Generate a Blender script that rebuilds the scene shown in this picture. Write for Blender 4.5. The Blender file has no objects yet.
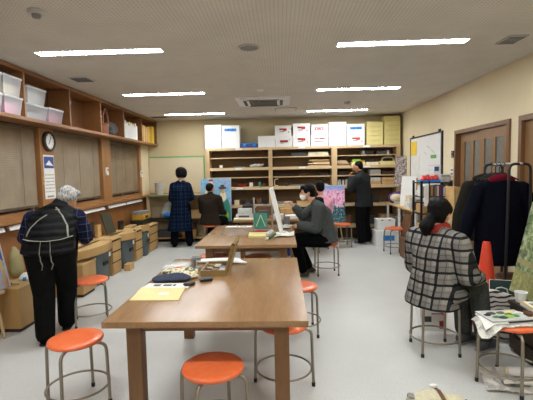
import bpy, bmesh, math, random
from mathutils import Vector, Matrix, Euler
random.seed(7)
SC = bpy.context.scene
COL = SC.collection
PI = math.pi
V = Vector

# ------------------------------------------------------------------ colour and materials
def lin(c):
    c = c / 255.0
    return c / 12.92 if c <= 0.04045 else ((c + 0.055) / 1.055) ** 2.4
def rgb(r, g, b):
    return (lin(r), lin(g), lin(b), 1.0)
MATS = {}
class N:
    """thin wrapper that adds nodes to one material"""
    def __init__(s, name):
        s.m = bpy.data.materials.new(name); s.m.use_nodes = True
        s.t = s.m.node_tree; s.b = s.t.nodes['Principled BSDF']; MATS[name] = s.m
    def new(s, typ, **k):
        n = s.t.nodes.new(typ)
        for a, v in k.items():
            if a in n.inputs: n.inputs[a].default_value = v
            else: setattr(n, a, v)
        return n
    def ln(s, a, b): s.t.links.new(a, b)
    def coord(s, scale=(1, 1, 1), rot=(0, 0, 0), loc=(0, 0, 0)):
        tc = s.new('ShaderNodeTexCoord'); mp = s.new('ShaderNodeMapping')
        mp.inputs['Scale'].default_value = scale; mp.inputs['Rotation'].default_value = rot; mp.inputs['Location'].default_value = loc
        s.ln(tc.outputs['Object'], mp.inputs['Vector']); return mp.outputs['Vector']
    def noise(s, vec, scale, detail=3, rough=.55):
        n = s.new('ShaderNodeTexNoise'); n.inputs['Scale'].default_value = scale
        n.inputs['Detail'].default_value = detail; n.inputs['Roughness'].default_value = rough
        if vec: s.ln(vec, n.inputs['Vector'])
        return n.outputs['Fac']
    def ramp(s, fac, stops, mode='LINEAR'):
        r = s.new('ShaderNodeValToRGB'); cr = r.color_ramp; cr.interpolation = mode
        while len(cr.elements) < len(stops): cr.elements.new(.5)
        for e, (p, c) in zip(cr.elements, stops): e.position = p; e.color = c
        s.ln(fac, r.inputs['Fac']); return r.outputs['Color']
    def mix(s, fac, a, b, blend='MIX'):
        n = s.new('ShaderNodeMix', data_type='RGBA', blend_type=blend)
        for sock, val in ((n.inputs[0], fac), (n.inputs[6], a), (n.inputs[7], b)):
            if isinstance(val, bpy.types.NodeSocket): s.ln(val, sock)
            else: sock.default_value = val
        return n.outputs[2]
    def math(s, op, a, b=None):
        n = s.new('ShaderNodeMath', operation=op)
        for i, val in enumerate((a, b)):
            if val is None: continue
            if isinstance(val, bpy.types.NodeSocket): s.ln(val, n.inputs[i])
            else: n.inputs[i].default_value = val
        return n.outputs[0]
    def base(s, c):
        if isinstance(c, bpy.types.NodeSocket): s.ln(c, s.b.inputs['Base Color'])
        else: s.b.inputs['Base Color'].default_value = c
    def bump(s, h, strength=.3, dist=.01):
        n = s.new('ShaderNodeBump'); n.inputs['Strength'].default_value = strength; n.inputs['Distance'].default_value = dist
        s.ln(h, n.inputs['Height']); s.ln(n.outputs['Normal'], s.b.inputs['Normal'])
    def fin(s, rough=.6, metal=0, **k):
        s.b.inputs['Roughness'].default_value = rough; s.b.inputs['Metallic'].default_value = metal
        for a, v in k.items(): s.b.inputs[a.replace('_', ' ')].default_value = v
        return s.m

def plain(name, c, rough=.6, metal=0, var=.12, scale=14, **k):
    """one colour with gentle procedural mottling"""
    n = N(name); f = n.noise(n.coord(), scale)
    lo = tuple(x * (1 - var) for x in c[:3]) + (1,); hi = tuple(min(1, x * (1 + var)) for x in c[:3]) + (1,)
    n.base(n.ramp(f, [(.3, lo), (.7, hi)])); return n.fin(rough, metal, **k)
def wood(name, c1, c2, axis='y', rough=.4, scale=9, **k):
    n = N(name); s = {'x': (.12, 1, 1), 'y': (1, .12, 1), 'z': (1, 1, .12)}[axis]
    v = n.coord(s); f = n.noise(v, scale, 6, .65); g = n.noise(v, scale * 9, 2)
    c = n.ramp(f, [(.25, c1), (.75, c2)])
    n.base(n.mix(.25, c, n.ramp(g, [(.3, c1), (.7, c2)]))); n.bump(g, .08, .002); return n.fin(rough, **k)
def cloth(name, c, rough=.9, var=.25, scale=60, fold=.25, **k):
    n = N(name); v = n.coord(); f = n.noise(v, scale, 4); w = n.noise(v, 9, 3)
    lo = tuple(x * (1 - var) for x in c[:3]) + (1,); hi = tuple(min(1, x * (1 + var)) for x in c[:3]) + (1,)
    n.base(n.ramp(f, [(.3, lo), (.7, hi)])); n.bump(n.math('ADD', w, n.math('MULTIPLY', f, .15)), fold, .04); return n.fin(rough, Specular_IOR_Level=.06, **k)
def check(name, ground, layers, rough=.95, mottle=.15, ax=('x', 'z')):
    """woven check: layers of (period, width, colour, strength, offset) ruled both ways in the garment's own space"""
    n = N(name); tc = n.new('ShaderNodeTexCoord'); sp = n.new('ShaderNodeSeparateXYZ'); n.ln(tc.outputs['Object'], sp.inputs[0])
    nz = n.noise(n.coord(), 90, 4); c = n.ramp(nz, [(.3, tuple(x * (1 - mottle) for x in ground[:3]) + (1,)), (.7, tuple(min(1, x * (1 + mottle)) for x in ground[:3]) + (1,))])
    wob = n.math('MULTIPLY', n.math('SUBTRACT', n.noise(n.coord(), 5, 2), .5), .03)
    for per, wid, colr, st, off in layers:
        for a in ax:
            co = {'x': sp.outputs[0], 'y': sp.outputs[1], 'z': sp.outputs[2]}[a]
            m = n.math('MODULO', n.math('ADD', n.math('ADD', co, wob), 20 + off), per)
            mask = n.math('MULTIPLY', n.math('LESS_THAN', m, wid), st)
            c = n.mix(mask, c, colr)
    n.base(c); n.bump(n.math('ADD', n.noise(n.coord(), 10, 3), n.math('MULTIPLY', nz, .15)), .3, .04); return n.fin(rough, Specular_IOR_Level=.08)
def emit(name, c, strength):
    n = N(name); n.base(c); n.b.inputs['Emission Color'].default_value = c; n.b.inputs['Emission Strength'].default_value = strength
    return n.fin(.5)

# ------------------------------------------------------------------ mesh builder
WM = {}            # world matrix of every Empty / part, by object name
def wm(o): return WM.get(o.name, Matrix.Identity(4)) if o else Matrix.Identity(4)

class MB:
    def __init__(s): s.bm = bmesh.new()
    def _xf(s, verts, mat): bmesh.ops.transform(s.bm, matrix=mat, verts=verts)
    def box(s, c, size, rot=(0, 0, 0), bev=0):
        r = bmesh.ops.create_cube(s.bm, size=1)['verts']
        m = Matrix.Translation(V(c)) @ Euler(rot).to_matrix().to_4x4() @ Matrix.Diagonal((*size, 1))
        s._xf(r, m)
        if bev:
            es = list({e for v in r for e in v.link_edges})
            bmesh.ops.bevel(s.bm, geom=es, offset=bev, segments=2, affect='EDGES', profile=.7)
        return s
    def bb(s, x0, x1, y0, y1, z0, z1, bev=0):
        return s.box(((x0 + x1) / 2, (y0 + y1) / 2, (z0 + z1) / 2), (abs(x1 - x0), abs(y1 - y0), abs(z1 - z0)), bev=bev)
    def cyl(s, p0, p1, r0, r1=None, n=16, caps=True):
        p0, p1 = V(p0), V(p1); d = p1 - p0; r1 = r0 if r1 is None else r1
        vs = bmesh.ops.create_cone(s.bm, cap_ends=caps, segments=n, radius1=r0, radius2=r1, depth=d.length)['verts']
        s._xf(vs, Matrix.Translation((p0 + p1) / 2) @ d.to_track_quat('Z', 'Y').to_matrix().to_4x4()); return s
    def ell(s, c, r, rot=(0, 0, 0), u=16, v=10):
        if not hasattr(r, '__len__'): r = (r, r, r)
        vs = bmesh.ops.create_uvsphere(s.bm, u_segments=u, v_segments=v, radius=1)['verts']
        s._xf(vs, Matrix.Translation(V(c)) @ Euler(rot).to_matrix().to_4x4() @ Matrix.Diagonal((*r, 1))); return s
    def lathe(s, c, prof, n=32):
        c = V(c); rings = []
        for r, z in prof:
            rings.append([s.bm.verts.new(c + V((r * math.cos(2 * PI * i / n), r * math.sin(2 * PI * i / n), z))) for i in range(n)] if r > 1e-6 else [s.bm.verts.new(c + V((0, 0, z)))])
        for a, b in zip(rings, rings[1:]):
            for i in range(n):
                j = (i + 1) % n
                if len(a) == 1 and len(b) == 1: continue
                if len(a) == 1: s.bm.faces.new((a[0], b[i], b[j]))
                elif len(b) == 1: s.bm.faces.new((a[i], a[j], b[0]))
                else: s.bm.faces.new((a[i], a[j], b[j], b[i]))
        return s
    def tube(s, pts, r, n=10, closed=False, flat=None):
        pts = [V(p) for p in pts]; rings = []; L = len(pts); up = None
        for i, p in enumerate(pts):
            a = pts[(i - 1) % L] if closed or i else p; b = pts[(i + 1) % L] if closed or i < L - 1 else p
            d = (b - a).normalized()
            if up is None: up = V((0, 0, 1)) if abs(d.z) < .9 else V((1, 0, 0))
            x = d.cross(up)
            if x.length < 1e-4: x = d.orthogonal()
            x.normalize(); y = x.cross(d).normalized(); up = y
            ra, rb = (r, r) if flat is None else flat
            rings.append([s.bm.verts.new(p + x * ra * math.cos(2 * PI * k / n) + y * rb * math.sin(2 * PI * k / n)) for k in range(n)])
        for i in range(L if closed else L - 1):
            a, b = rings[i], rings[(i + 1) % L]
            for k in range(n): s.bm.faces.new((a[k], a[(k + 1) % n], b[(k + 1) % n], b[k]))
        if not closed: s.bm.faces.new(rings[0][::-1]); s.bm.faces.new(rings[-1])
        return s
    def ring(s, c, R, r, n=40, m=8):
        return s.tube([V(c) + V((R * math.cos(2 * PI * i / n), R * math.sin(2 * PI * i / n), 0)) for i in range(n)], r, m, True)
    def prism(s, poly, d):
        d = V(d); a = [s.bm.verts.new(V(p)) for p in poly]; b = [s.bm.verts.new(V(p) + d) for p in poly]; n = len(a)
        s.bm.faces.new(a[::-1]); s.bm.faces.new(b)
        for i in range(n): s.bm.faces.new((a[i], a[(i + 1) % n], b[(i + 1) % n], b[i]))
        return s
    def sheet(s, o, ux, uy, nx, ny, fn, th=.003):
        """a thin draped sheet: grid over o + u*ux + v*uy, lifted by fn(u, v)"""
        o, ux, uy = V(o), V(ux), V(uy); nn = ux.cross(uy).normalized(); top = []; bot = []
        for i in range(nx + 1):
            ta, ba = [], []
            for j in range(ny + 1):
                u, v = i / nx, j / ny; p = o + ux * u + uy * v + nn * fn(u, v)
                ta.append(s.bm.verts.new(p + nn * th)); ba.append(s.bm.verts.new(p))
            top.append(ta); bot.append(ba)
        for i in range(nx):
            for j in range(ny):
                s.bm.faces.new((top[i][j], top[i + 1][j], top[i + 1][j + 1], top[i][j + 1]))
                s.bm.faces.new((bot[i][j], bot[i][j + 1], bot[i + 1][j + 1], bot[i + 1][j]))
        per = [(i, 0) for i in range(nx)] + [(nx, j) for j in range(ny)] + [(i, ny) for i in range(nx, 0, -1)] + [(0, j) for j in range(ny, 0, -1)]
        for k in range(len(per)):
            a, b = per[k], per[(k + 1) % len(per)]
            s.bm.faces.new((bot[a[0]][a[1]], bot[b[0]][b[1]], top[b[0]][b[1]], top[a[0]][a[1]]))
        return s
    def hull(s, balls, sub=2):
        """convex hull of balls / ellipsoids (centre, radius or radii) - the brick of all soft shapes"""
        t = bmesh.new()
        for b in balls:
            c, r = b[0], b[1]; rr = r if hasattr(r, '__len__') else (r, r, r)
            vs = bmesh.ops.create_icosphere(t, subdivisions=sub, radius=1)['verts']
            m = Matrix.Translation(V(c)) @ (b[2].to_4x4() if len(b) > 2 else Matrix.Identity(4)) @ Matrix.Diagonal((*rr, 1))
            bmesh.ops.transform(t, matrix=m, verts=vs)
        res = bmesh.ops.convex_hull(t, input=t.verts[:])
        kill = [g for g in set(res['geom_interior'] + res['geom_unused']) if isinstance(g, bmesh.types.BMVert)]
        bmesh.ops.delete(t, geom=list(set(kill)), context='VERTS')
        me = bpy.data.meshes.new('t'); t.to_mesh(me); t.free(); s.bm.from_mesh(me); bpy.data.meshes.remove(me); return s
    def chain(s, pts, radii, sub=2):
        for a, b, ra, rb in zip(pts, pts[1:], radii, radii[1:]): s.hull([(a, ra), (b, rb)], sub)
        return s
    def build(s, name, mat, parent=None, smooth=True, voxel=None, relax=3, local=False, auto=35, clip=None):
        bmesh.ops.recalc_face_normals(s.bm, faces=s.bm.faces[:])
        me = bpy.data.meshes.new(name); s.bm.to_mesh(me); s.bm.free()
        if voxel:
            o = bpy.data.objects.new('tmp', me); COL.objects.link(o)
            m = o.modifiers.new('r', 'REMESH'); m.mode = 'VOXEL'; m.voxel_size = voxel
            if relax: k = o.modifiers.new('s', 'SMOOTH'); k.factor = .5; k.iterations = relax
            dg = bpy.context.evaluated_depsgraph_get(); me2 = bpy.data.meshes.new_from_object(o.evaluated_get(dg))
            bpy.data.objects.remove(o); bpy.data.meshes.remove(me); me = me2; me.name = name; me.materials.clear()
        if clip:
            for v in me.vertices: v.co = clip(v.co)
        if not local: me.transform(wm(parent).inverted())
        if smooth:
            me.polygons.foreach_set('use_smooth', [True] * len(me.polygons))
            if not voxel: me.set_sharp_from_angle(angle=math.radians(auto))
        me.materials.append(MATS[mat] if isinstance(mat, str) else mat)
        o = bpy.data.objects.new(name, me); COL.objects.link(o)
        if parent: o.parent = parent; WM[o.name] = wm(parent)
        return o

def tag(o, label=None, cat=None, group=None, kind=None):
    if label: o['label'] = label
    if cat: o['category'] = cat
    if group: o['group'] = group
    if kind: o['kind'] = kind
    return o
def thing(name, label, cat, loc=(0, 0, 0), rz=0, group=None):
    o = bpy.data.objects.new(name, None); COL.objects.link(o); o.empty_display_size = .1
    o.location = loc; o.rotation_euler = (0, 0, rz)
    WM[o.name] = Matrix.Translation(V(loc)) @ Matrix.Rotation(rz, 4, 'Z'); return tag(o, label, cat, group)
def solo(mb, name, mat, label, cat, group=None, loc=None, **k):
    """a thing that is one mesh; its origin goes to loc"""
    o = mb.build(name, mat, **k)
    if loc:
        o.data.transform(Matrix.Translation(-V(loc))); o.location = loc; WM[o.name] = Matrix.Translation(V(loc))
    return tag(o, label, cat, group)
def struct(mb, name, mat, parent=None, **k):
    return tag(mb.build(name, mat, parent, **k), kind='structure')
def copy_tree(o, parent=None):
    c = o.copy(); COL.objects.link(c); c.parent = parent
    for ch in list(o.children): copy_tree(ch, c)
    return c
def dup(o, loc, rz, label, group=None):
    c = copy_tree(o); c.location = loc; c.rotation_euler = (0, 0, rz); c['label'] = label
    if group: c['group'] = group
    WM[c.name] = Matrix.Translation(V(loc)) @ Matrix.Rotation(rz, 4, 'Z'); return c

# ------------------------------------------------------------------ materials
def mk_mats():
    # floor: pale speckled vinyl
    n = N('floor_vinyl'); v = n.coord(); a = n.noise(v, 130, 3); b = n.noise(v, 2.2, 3); vor = n.new('ShaderNodeTexVoronoi'); n.ln(v, vor.inputs['Vector']); vor.inputs['Scale'].default_value = 70
    c = n.ramp(a, [(.3, rgb(176, 176, 172)), (.55, rgb(202, 202, 198)), (.75, rgb(214, 214, 210))])
    c = n.mix(.12, c, n.ramp(vor.outputs['Distance'], [(.1, rgb(140, 140, 138)), (.4, rgb(210, 210, 206))]))
    n.base(n.mix(.10, c, n.ramp(b, [(.35, rgb(170, 170, 165)), (.65, rgb(218, 218, 214))]))); n.bump(a, .05, .002); n.fin(.38)
    # ceiling board with rows of small holes
    n = N('ceiling_board'); v = n.coord((1, 1, 1)); sp = n.new('ShaderNodeSeparateXYZ'); n.ln(v, sp.inputs[0])
    d = []
    for k in (0, 1):
        m = n.math('MODULO', n.math('ADD', sp.outputs[k], 40), .03); d.append(n.math('POWER', n.math('SUBTRACT', m, .015), 2))
    rr = n.math('SQRT', n.math('ADD', d[0], d[1])); hole = n.math('LESS_THAN', rr, .0055)
    f = n.noise(v, 3, 3); c = n.ramp(f, [(.3, rgb(204, 199, 190)), (.7, rgb(212, 207, 198))])
    n.base(n.mix(n.math('MULTIPLY', hole, .55), c, rgb(120, 112, 100))); n.fin(.9)
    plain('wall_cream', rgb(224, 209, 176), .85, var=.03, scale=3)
    plain('wall_cream_dimmed', rgb(196, 180, 144), .85, var=.03, scale=3)  # back wall: colour darkened to offset the strong light from nearby ceiling strips
    plain('green_dull', rgb(92, 116, 82), .6)
    plain('wall_white', rgb(204, 190, 160), .8, var=.03, scale=3)
    wood('wood_wall', rgb(128, 82, 44), rgb(160, 108, 62), 'z', .45)
    wood('wood_pillar', rgb(142, 96, 56), rgb(168, 120, 74), 'z', .4)
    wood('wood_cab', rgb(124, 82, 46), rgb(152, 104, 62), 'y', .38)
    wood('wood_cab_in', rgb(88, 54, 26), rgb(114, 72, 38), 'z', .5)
    wood('wood_door', rgb(122, 88, 54), rgb(146, 110, 72), 'z', .4)
    wood('wood_door_dark', rgb(102, 70, 44), rgb(124, 88, 58), 'z', .4)
    wood('paintbox_wood', rgb(128, 104, 58), rgb(158, 132, 80), 'y', .45); plain('olive_dark', rgb(62, 60, 44), .6)
    wood('table_top', rgb(134, 100, 66), rgb(170, 132, 94), 'y', .24, 7)
    wood('table_leg', rgb(104, 70, 38), rgb(130, 92, 54), 'z', .4)
    wood('shelf_wood', rgb(196, 168, 126), rgb(218, 192, 150), 'x', .5)
    wood('shelf_side', rgb(184, 154, 112), rgb(208, 178, 136), 'z', .5)
    plain('shelf_back', rgb(104, 82, 56), .8, var=.08, scale=5)
    wood('ply', rgb(166, 130, 78), rgb(190, 152, 98), 'z', .5)
    wood('ply_top', rgb(200, 164, 108), rgb(222, 188, 132), 'y', .5)
    plain('hole_dark', rgb(40, 34, 28), .9)
    plain('bin_grey', rgb(78, 87, 90), .5, var=.06)
    plain('rubber', rgb(24, 24, 24), .7)
    plain('black_metal', rgb(22, 22, 24), .4, var=.1)
    plain('black_plastic', rgb(28, 28, 30), .45)
    plain('steel', rgb(148, 140, 126), .35, .75, var=.06)
    plain('alu', rgb(190, 190, 188), .35, .8, var=.05)
    n = N('seat_orange'); f = n.noise(n.coord(), 20, 2); n.base(n.ramp(f, [(.3, rgb(232, 108, 58)), (.7, rgb(242, 120, 70))])); n.fin(.28, Coat_Weight=.3)
    plain('cone_orange', rgb(216, 66, 38), .45, var=.05)
    plain('white', rgb(232, 232, 230), .5, var=.03)
    plain('bin_pale', rgb(176, 174, 166), .6)
    plain('paper', rgb(230, 228, 222), .8, var=.05)
    plain('carton', rgb(234, 234, 232), .6, var=.03, scale=5)
    plain('card_yellow', rgb(226, 214, 146), .7, var=.06, scale=5)
    plain('folder_yellow', rgb(236, 214, 152), .7, var=.03, scale=5)
    plain('note_yellow', rgb(238, 200, 70), .7, var=.06)
    plain('red', rgb(206, 44, 44), .5); plain('red_dull', rgb(150, 44, 40), .6); plain('blue', rgb(44, 130, 206), .5); plain('blue_dark', rgb(42, 72, 140), .5)
    plain('green_tape', rgb(112, 172, 96), .6); plain('green', rgb(70, 130, 80), .6); plain('teal', rgb(50, 134, 118), .6)
    plain('teal_dark', rgb(30, 62, 56), .6); n = N('film_clear'); n.base(rgb(230, 230, 228)); n.fin(.12, Alpha=.12)
    plain('grey', rgb(130, 130, 130), .6); plain('grey_dark', rgb(66, 66, 68), .6); plain('grey_light', rgb(188, 188, 186), .6)
    plain('tan', rgb(196, 158, 104), .7); plain('brown', rgb(104, 72, 46), .7); plain('brown_dark', rgb(58, 44, 34), .7); plain('cream', rgb(226, 214, 182), .8, var=.1)
    plain('khaki', rgb(150, 140, 96), .8); plain('purple', rgb(90, 50, 130), .7); plain('pink', rgb(224, 150, 178), .7); plain('yellow', rgb(190, 144, 44), .5)
    plain('olive_green', rgb(86, 96, 52), .6); plain('lime', rgb(150, 184, 74), .6)
    plain('wicker', rgb(138, 88, 64), .8, var=.35, scale=60)
    n = N('blind'); v = n.coord(); f = n.noise(v, 5, 3); n.base(n.ramp(f, [(.3, rgb(136, 116, 90)), (.7, rgb(152, 132, 104))])); n.fin(.5)
    plain('blind_rail', rgb(92, 72, 52), .5)
    n = N('glass_night'); n.base(rgb(12, 14, 18)); n.fin(.05, Specular_IOR_Level=.6)
    n = N('glass_frost'); f = n.noise(n.coord((1, 1, .4)), 30, 3); n.base(n.ramp(f, [(.3, rgb(96, 98, 94)), (.7, rgb(118, 120, 114))])); n.fin(.35)
    n = N('tub_clear'); n.base(rgb(236, 238, 244)); n.fin(.25, Alpha=.38)
    n = N('tub_lid'); n.base(rgb(232, 234, 238)); n.fin(.35, Alpha=.7)
    n = N('bag_clear'); f = n.noise(n.coord(), 40, 3); n.base(rgb(236, 236, 234)); n.bump(f, .6, .01); n.fin(.15, Alpha=.38)
    emit('lamp', (.95, .99, 1.0, 1), 26.0)
    emit('lamp_far', (.95, .99, 1.0, 1), 26.0)
    plain('skin', rgb(206, 158, 128), .55, var=.06); plain('skin_tan', rgb(184, 134, 104), .55, var=.06)
    plain('eye_dark', rgb(30, 22, 18), .2); plain('lips', rgb(170, 96, 84), .5)
    def hair(nm, a, b):
        n = N(nm); f = n.noise(n.coord((30, 30, 6)), 4, 4); n.base(n.ramp(f, [(.35, a), (.65, b)])); n.bump(f, .7, .01); n.fin(.6, Specular_IOR_Level=.12)
    hair('hair_black', rgb(8, 7, 7), rgb(20, 17, 16)); hair('hair_grey', rgb(96, 94, 92), rgb(206, 204, 200)); hair('hair_brown', rgb(14, 10, 8), rgb(32, 24, 20))
    cloth('black_denim', rgb(18, 18, 18)); cloth('black_cloth', rgb(10, 10, 11)); cloth('dark_jacket', rgb(42, 44, 47)); cloth('grey_jacket', rgb(72, 75, 74)); cloth('brown_jacket', rgb(44, 36, 30))
    cloth('navy_cloth', rgb(10, 12, 22)); cloth('pink_cloth', rgb(222, 160, 182)); cloth('red_cloth', rgb(148, 54, 46)); cloth('grey_trousers', rgb(66, 68, 66)); cloth('olive_coat', rgb(34, 32, 27)); cloth('navy_coat', rgb(11, 12, 23)); cloth('maroon', rgb(96, 18, 32)); cloth('strap', rgb(140, 142, 128)); cloth('mask_white', rgb(228, 228, 226), fold=.05, var=.05)
    cloth('canvas_bag', rgb(206, 198, 170), var=.12); cloth('glove_cloth', rgb(196, 188, 158), var=.3, scale=30); cloth('navy_pouch', rgb(62, 68, 86)); cloth('dark_green_scarf', rgb(22, 32, 28))
    # black quilted vest: horizontal channels
    n = N('quilt_black'); tc = n.new('ShaderNodeTexCoord'); w = n.new('ShaderNodeTexWave', bands_direction='Z'); w.inputs['Scale'].default_value = 5.5; w.inputs['Distortion'].default_value = 2.2; w.inputs['Detail'].default_value = 2; n.ln(tc.outputs['Object'], w.inputs['Vector'])
    n.base(n.ramp(w.outputs['Fac'], [(.05, rgb(7, 7, 8)), (.4, rgb(17, 17, 19))])); n.bump(w.outputs['Fac'], .5, .02); n.fin(.65, Specular_IOR_Level=.15)
    check('plaid_navy', rgb(30, 35, 62), [(.075, .03, rgb(24, 26, 44), .8, 0), (.075, .007, rgb(110, 114, 140), .38, .045)])
    check('plaid_coat', rgb(13, 24, 46), [(.075, .007, rgb(60, 92, 124), .32, 0), (.15, .03, rgb(8, 12, 26), .6, .03)])
    check('plaid_grey', rgb(150, 146, 140), [(.095, .05, rgb(108, 105, 102), .5, .012), (.095, .019, rgb(26, 26, 28), .95, .028), (.095, .004, rgb(62, 60, 60), .7, .072)])
    # painted canvases
    n = N('paint_blue'); v = n.coord(); a = n.noise(v, 7, 5); b = n.noise(v, 22, 3)
    n.base(n.mix(.4, n.ramp(a, [(.3, rgb(30, 120, 180)), (.44, rgb(80, 180, 210)), (.53, rgb(130, 190, 214)), (.6, rgb(150, 128, 196)), (.72, rgb(110, 90, 170))]), n.ramp(b, [(.3, rgb(70, 120, 180)), (.5, rgb(180, 196, 220)), (.7, rgb(120, 90, 170))]))); n.fin(.6)
    n = N('paint_cherry'); v = n.coord(); a = n.noise(v, 16, 6, .7); b = n.noise(v, 34, 5, .7); sp = n.new('ShaderNodeSeparateXYZ'); n.ln(v, sp.inputs[0])
    pk = n.ramp(a, [(.32, rgb(150, 70, 120)), (.42, rgb(216, 124, 176)), (.52, rgb(244, 190, 220)), (.62, rgb(250, 226, 238)), (.70, rgb(120, 160, 220))])
    dk = n.ramp(b, [(.36, rgb(14, 30, 56)), (.48, rgb(30, 84, 104)), (.56, rgb(70, 140, 140)), (.66, rgb(220, 226, 220))])
    zz = n.math('ADD', sp.outputs[2], n.math('MULTIPLY', n.math('SUBTRACT', a, .5), .7)); c = n.mix(n.math('LESS_THAN', zz, .34), pk, dk); n.base(n.mix(n.math('GREATER_THAN', zz, .69), c, rgb(120, 178, 232))); n.fin(.6)
    n = N('paint_forest'); v = n.coord(); a = n.noise(v, 5, 8, .75); b = n.noise(v, 24, 6, .75); sp = n.new('ShaderNodeSeparateXYZ'); n.ln(v, sp.inputs[0])
    c = n.mix(.38, n.ramp(a, [(.38, rgb(16, 32, 24)), (.46, rgb(50, 72, 48)), (.52, rgb(120, 134, 88)), (.58, rgb(176, 184, 146)), (.66, rgb(222, 228, 220))]), n.ramp(b, [(.40, rgb(12, 26, 18)), (.48, rgb(84, 108, 66)), (.54, rgb(160, 168, 112)), (.62, rgb(224, 220, 190))]))
    zz = n.math('ADD', sp.outputs[2], n.math('MULTIPLY', n.math('SUBTRACT', a, .5), .4)); n.base(n.mix(n.math('MULTIPLY', n.math('LESS_THAN', zz, .2), .5), c, rgb(170, 158, 92))); n.fin(.6)
    n = N('paint_sky'); v = n.coord(); a = n.noise(v, 5, 5); n.base(n.ramp(a, [(.3, rgb(96, 130, 176)), (.5, rgb(150, 170, 196)), (.62, rgb(196, 150, 120)), (.75, rgb(110, 90, 84))])); n.fin(.6)
    # printed paper
    n = N('newsprint'); v = n.coord((1, 1, 1)); big = n.noise(v, 14, 2); w = n.new('ShaderNodeTexBrick'); n.ln(v, w.inputs['Vector']); w.inputs['Scale'].default_value = 38; w.inputs['Mortar Size'].default_value = .03
    w.inputs['Color1'].default_value = rgb(190, 188, 180); w.inputs['Color2'].default_value = rgb(128, 126, 122); w.inputs['Mortar'].default_value = rgb(218, 216, 208); n.base(n.mix(n.ramp(big, [(.46, (0, 0, 0, 1)), (.5, (1, 1, 1, 1))]), w.outputs['Color'], rgb(220, 217, 208))); n.fin(.85)
    n = N('speckle_cloth'); f = n.noise(n.coord(), 28, 4, .7); n.base(n.ramp(f, [(.38, rgb(88, 72, 76)), (.5, rgb(168, 156, 156)), (.62, rgb(222, 216, 212))])); n.fin(.85)
    n = N('zebra_cloth'); tc = n.new('ShaderNodeTexCoord'); w = n.new('ShaderNodeTexWave', bands_direction='Z'); w.inputs['Scale'].default_value = 8; w.inputs['Distortion'].default_value = 5; w.inputs['Detail Scale'].default_value = 1.2; w.inputs['Detail'].default_value = 1; n.ln(tc.outputs['Object'], w.inputs['Vector'])
    n.base(n.ramp(w.outputs['Fac'], [(.0, rgb(36, 34, 36)), (.22, rgb(40, 38, 40)), (.3, rgb(204, 196, 190)), (1, rgb(214, 206, 200))])); n.fin(.85)
    n = N('camo_cloth'); f = n.noise(n.coord(), 26, 3); n.base(n.ramp(f, [(.3, rgb(70, 76, 60)), (.40, rgb(160, 150, 112)), (.47, rgb(224, 214, 182)), (.66, rgb(150, 122, 84))], 'CONSTANT')); n.bump(f, .6, .02); n.fin(.9)
mk_mats()
# ------------------------------------------------------------------ the room
XL, XR, YB, YF, CE = -3.05, 2.575, 8.9, -2.4, 2.65
struct(MB().bb(XL - .1, XR + .1, YF, YB + .1, -.1, 0), 'floor', 'floor_vinyl', smooth=False)
struct(MB().bb(XL - .1, XR + .1, YF, YB + .1, CE, CE + .1), 'ceiling', 'ceiling_board', smooth=False)
struct(MB().bb(XL - .1, XR + .1, YB, YB + .1, 0, CE), 'wall_back', 'wall_cream_dimmed', smooth=False)
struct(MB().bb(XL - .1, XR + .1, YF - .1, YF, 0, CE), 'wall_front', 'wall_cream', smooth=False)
# right wall with two door openings
w = MB(); w.bb(XR, XR + .12, 6.047, YB, 0, CE); w.bb(XR, XR + .12, 4.627, 6.047, 2.035, CE); w.bb(XR, XR + .12, 4.449, 4.627, 0, CE)
w.bb(XR, XR + .12, 3.3, 4.449, 2.035, CE); w.bb(XR, XR + .12, YF, 3.3, 0, CE)
struct(w, 'wall_right', 'wall_cream', smooth=False)
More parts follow.
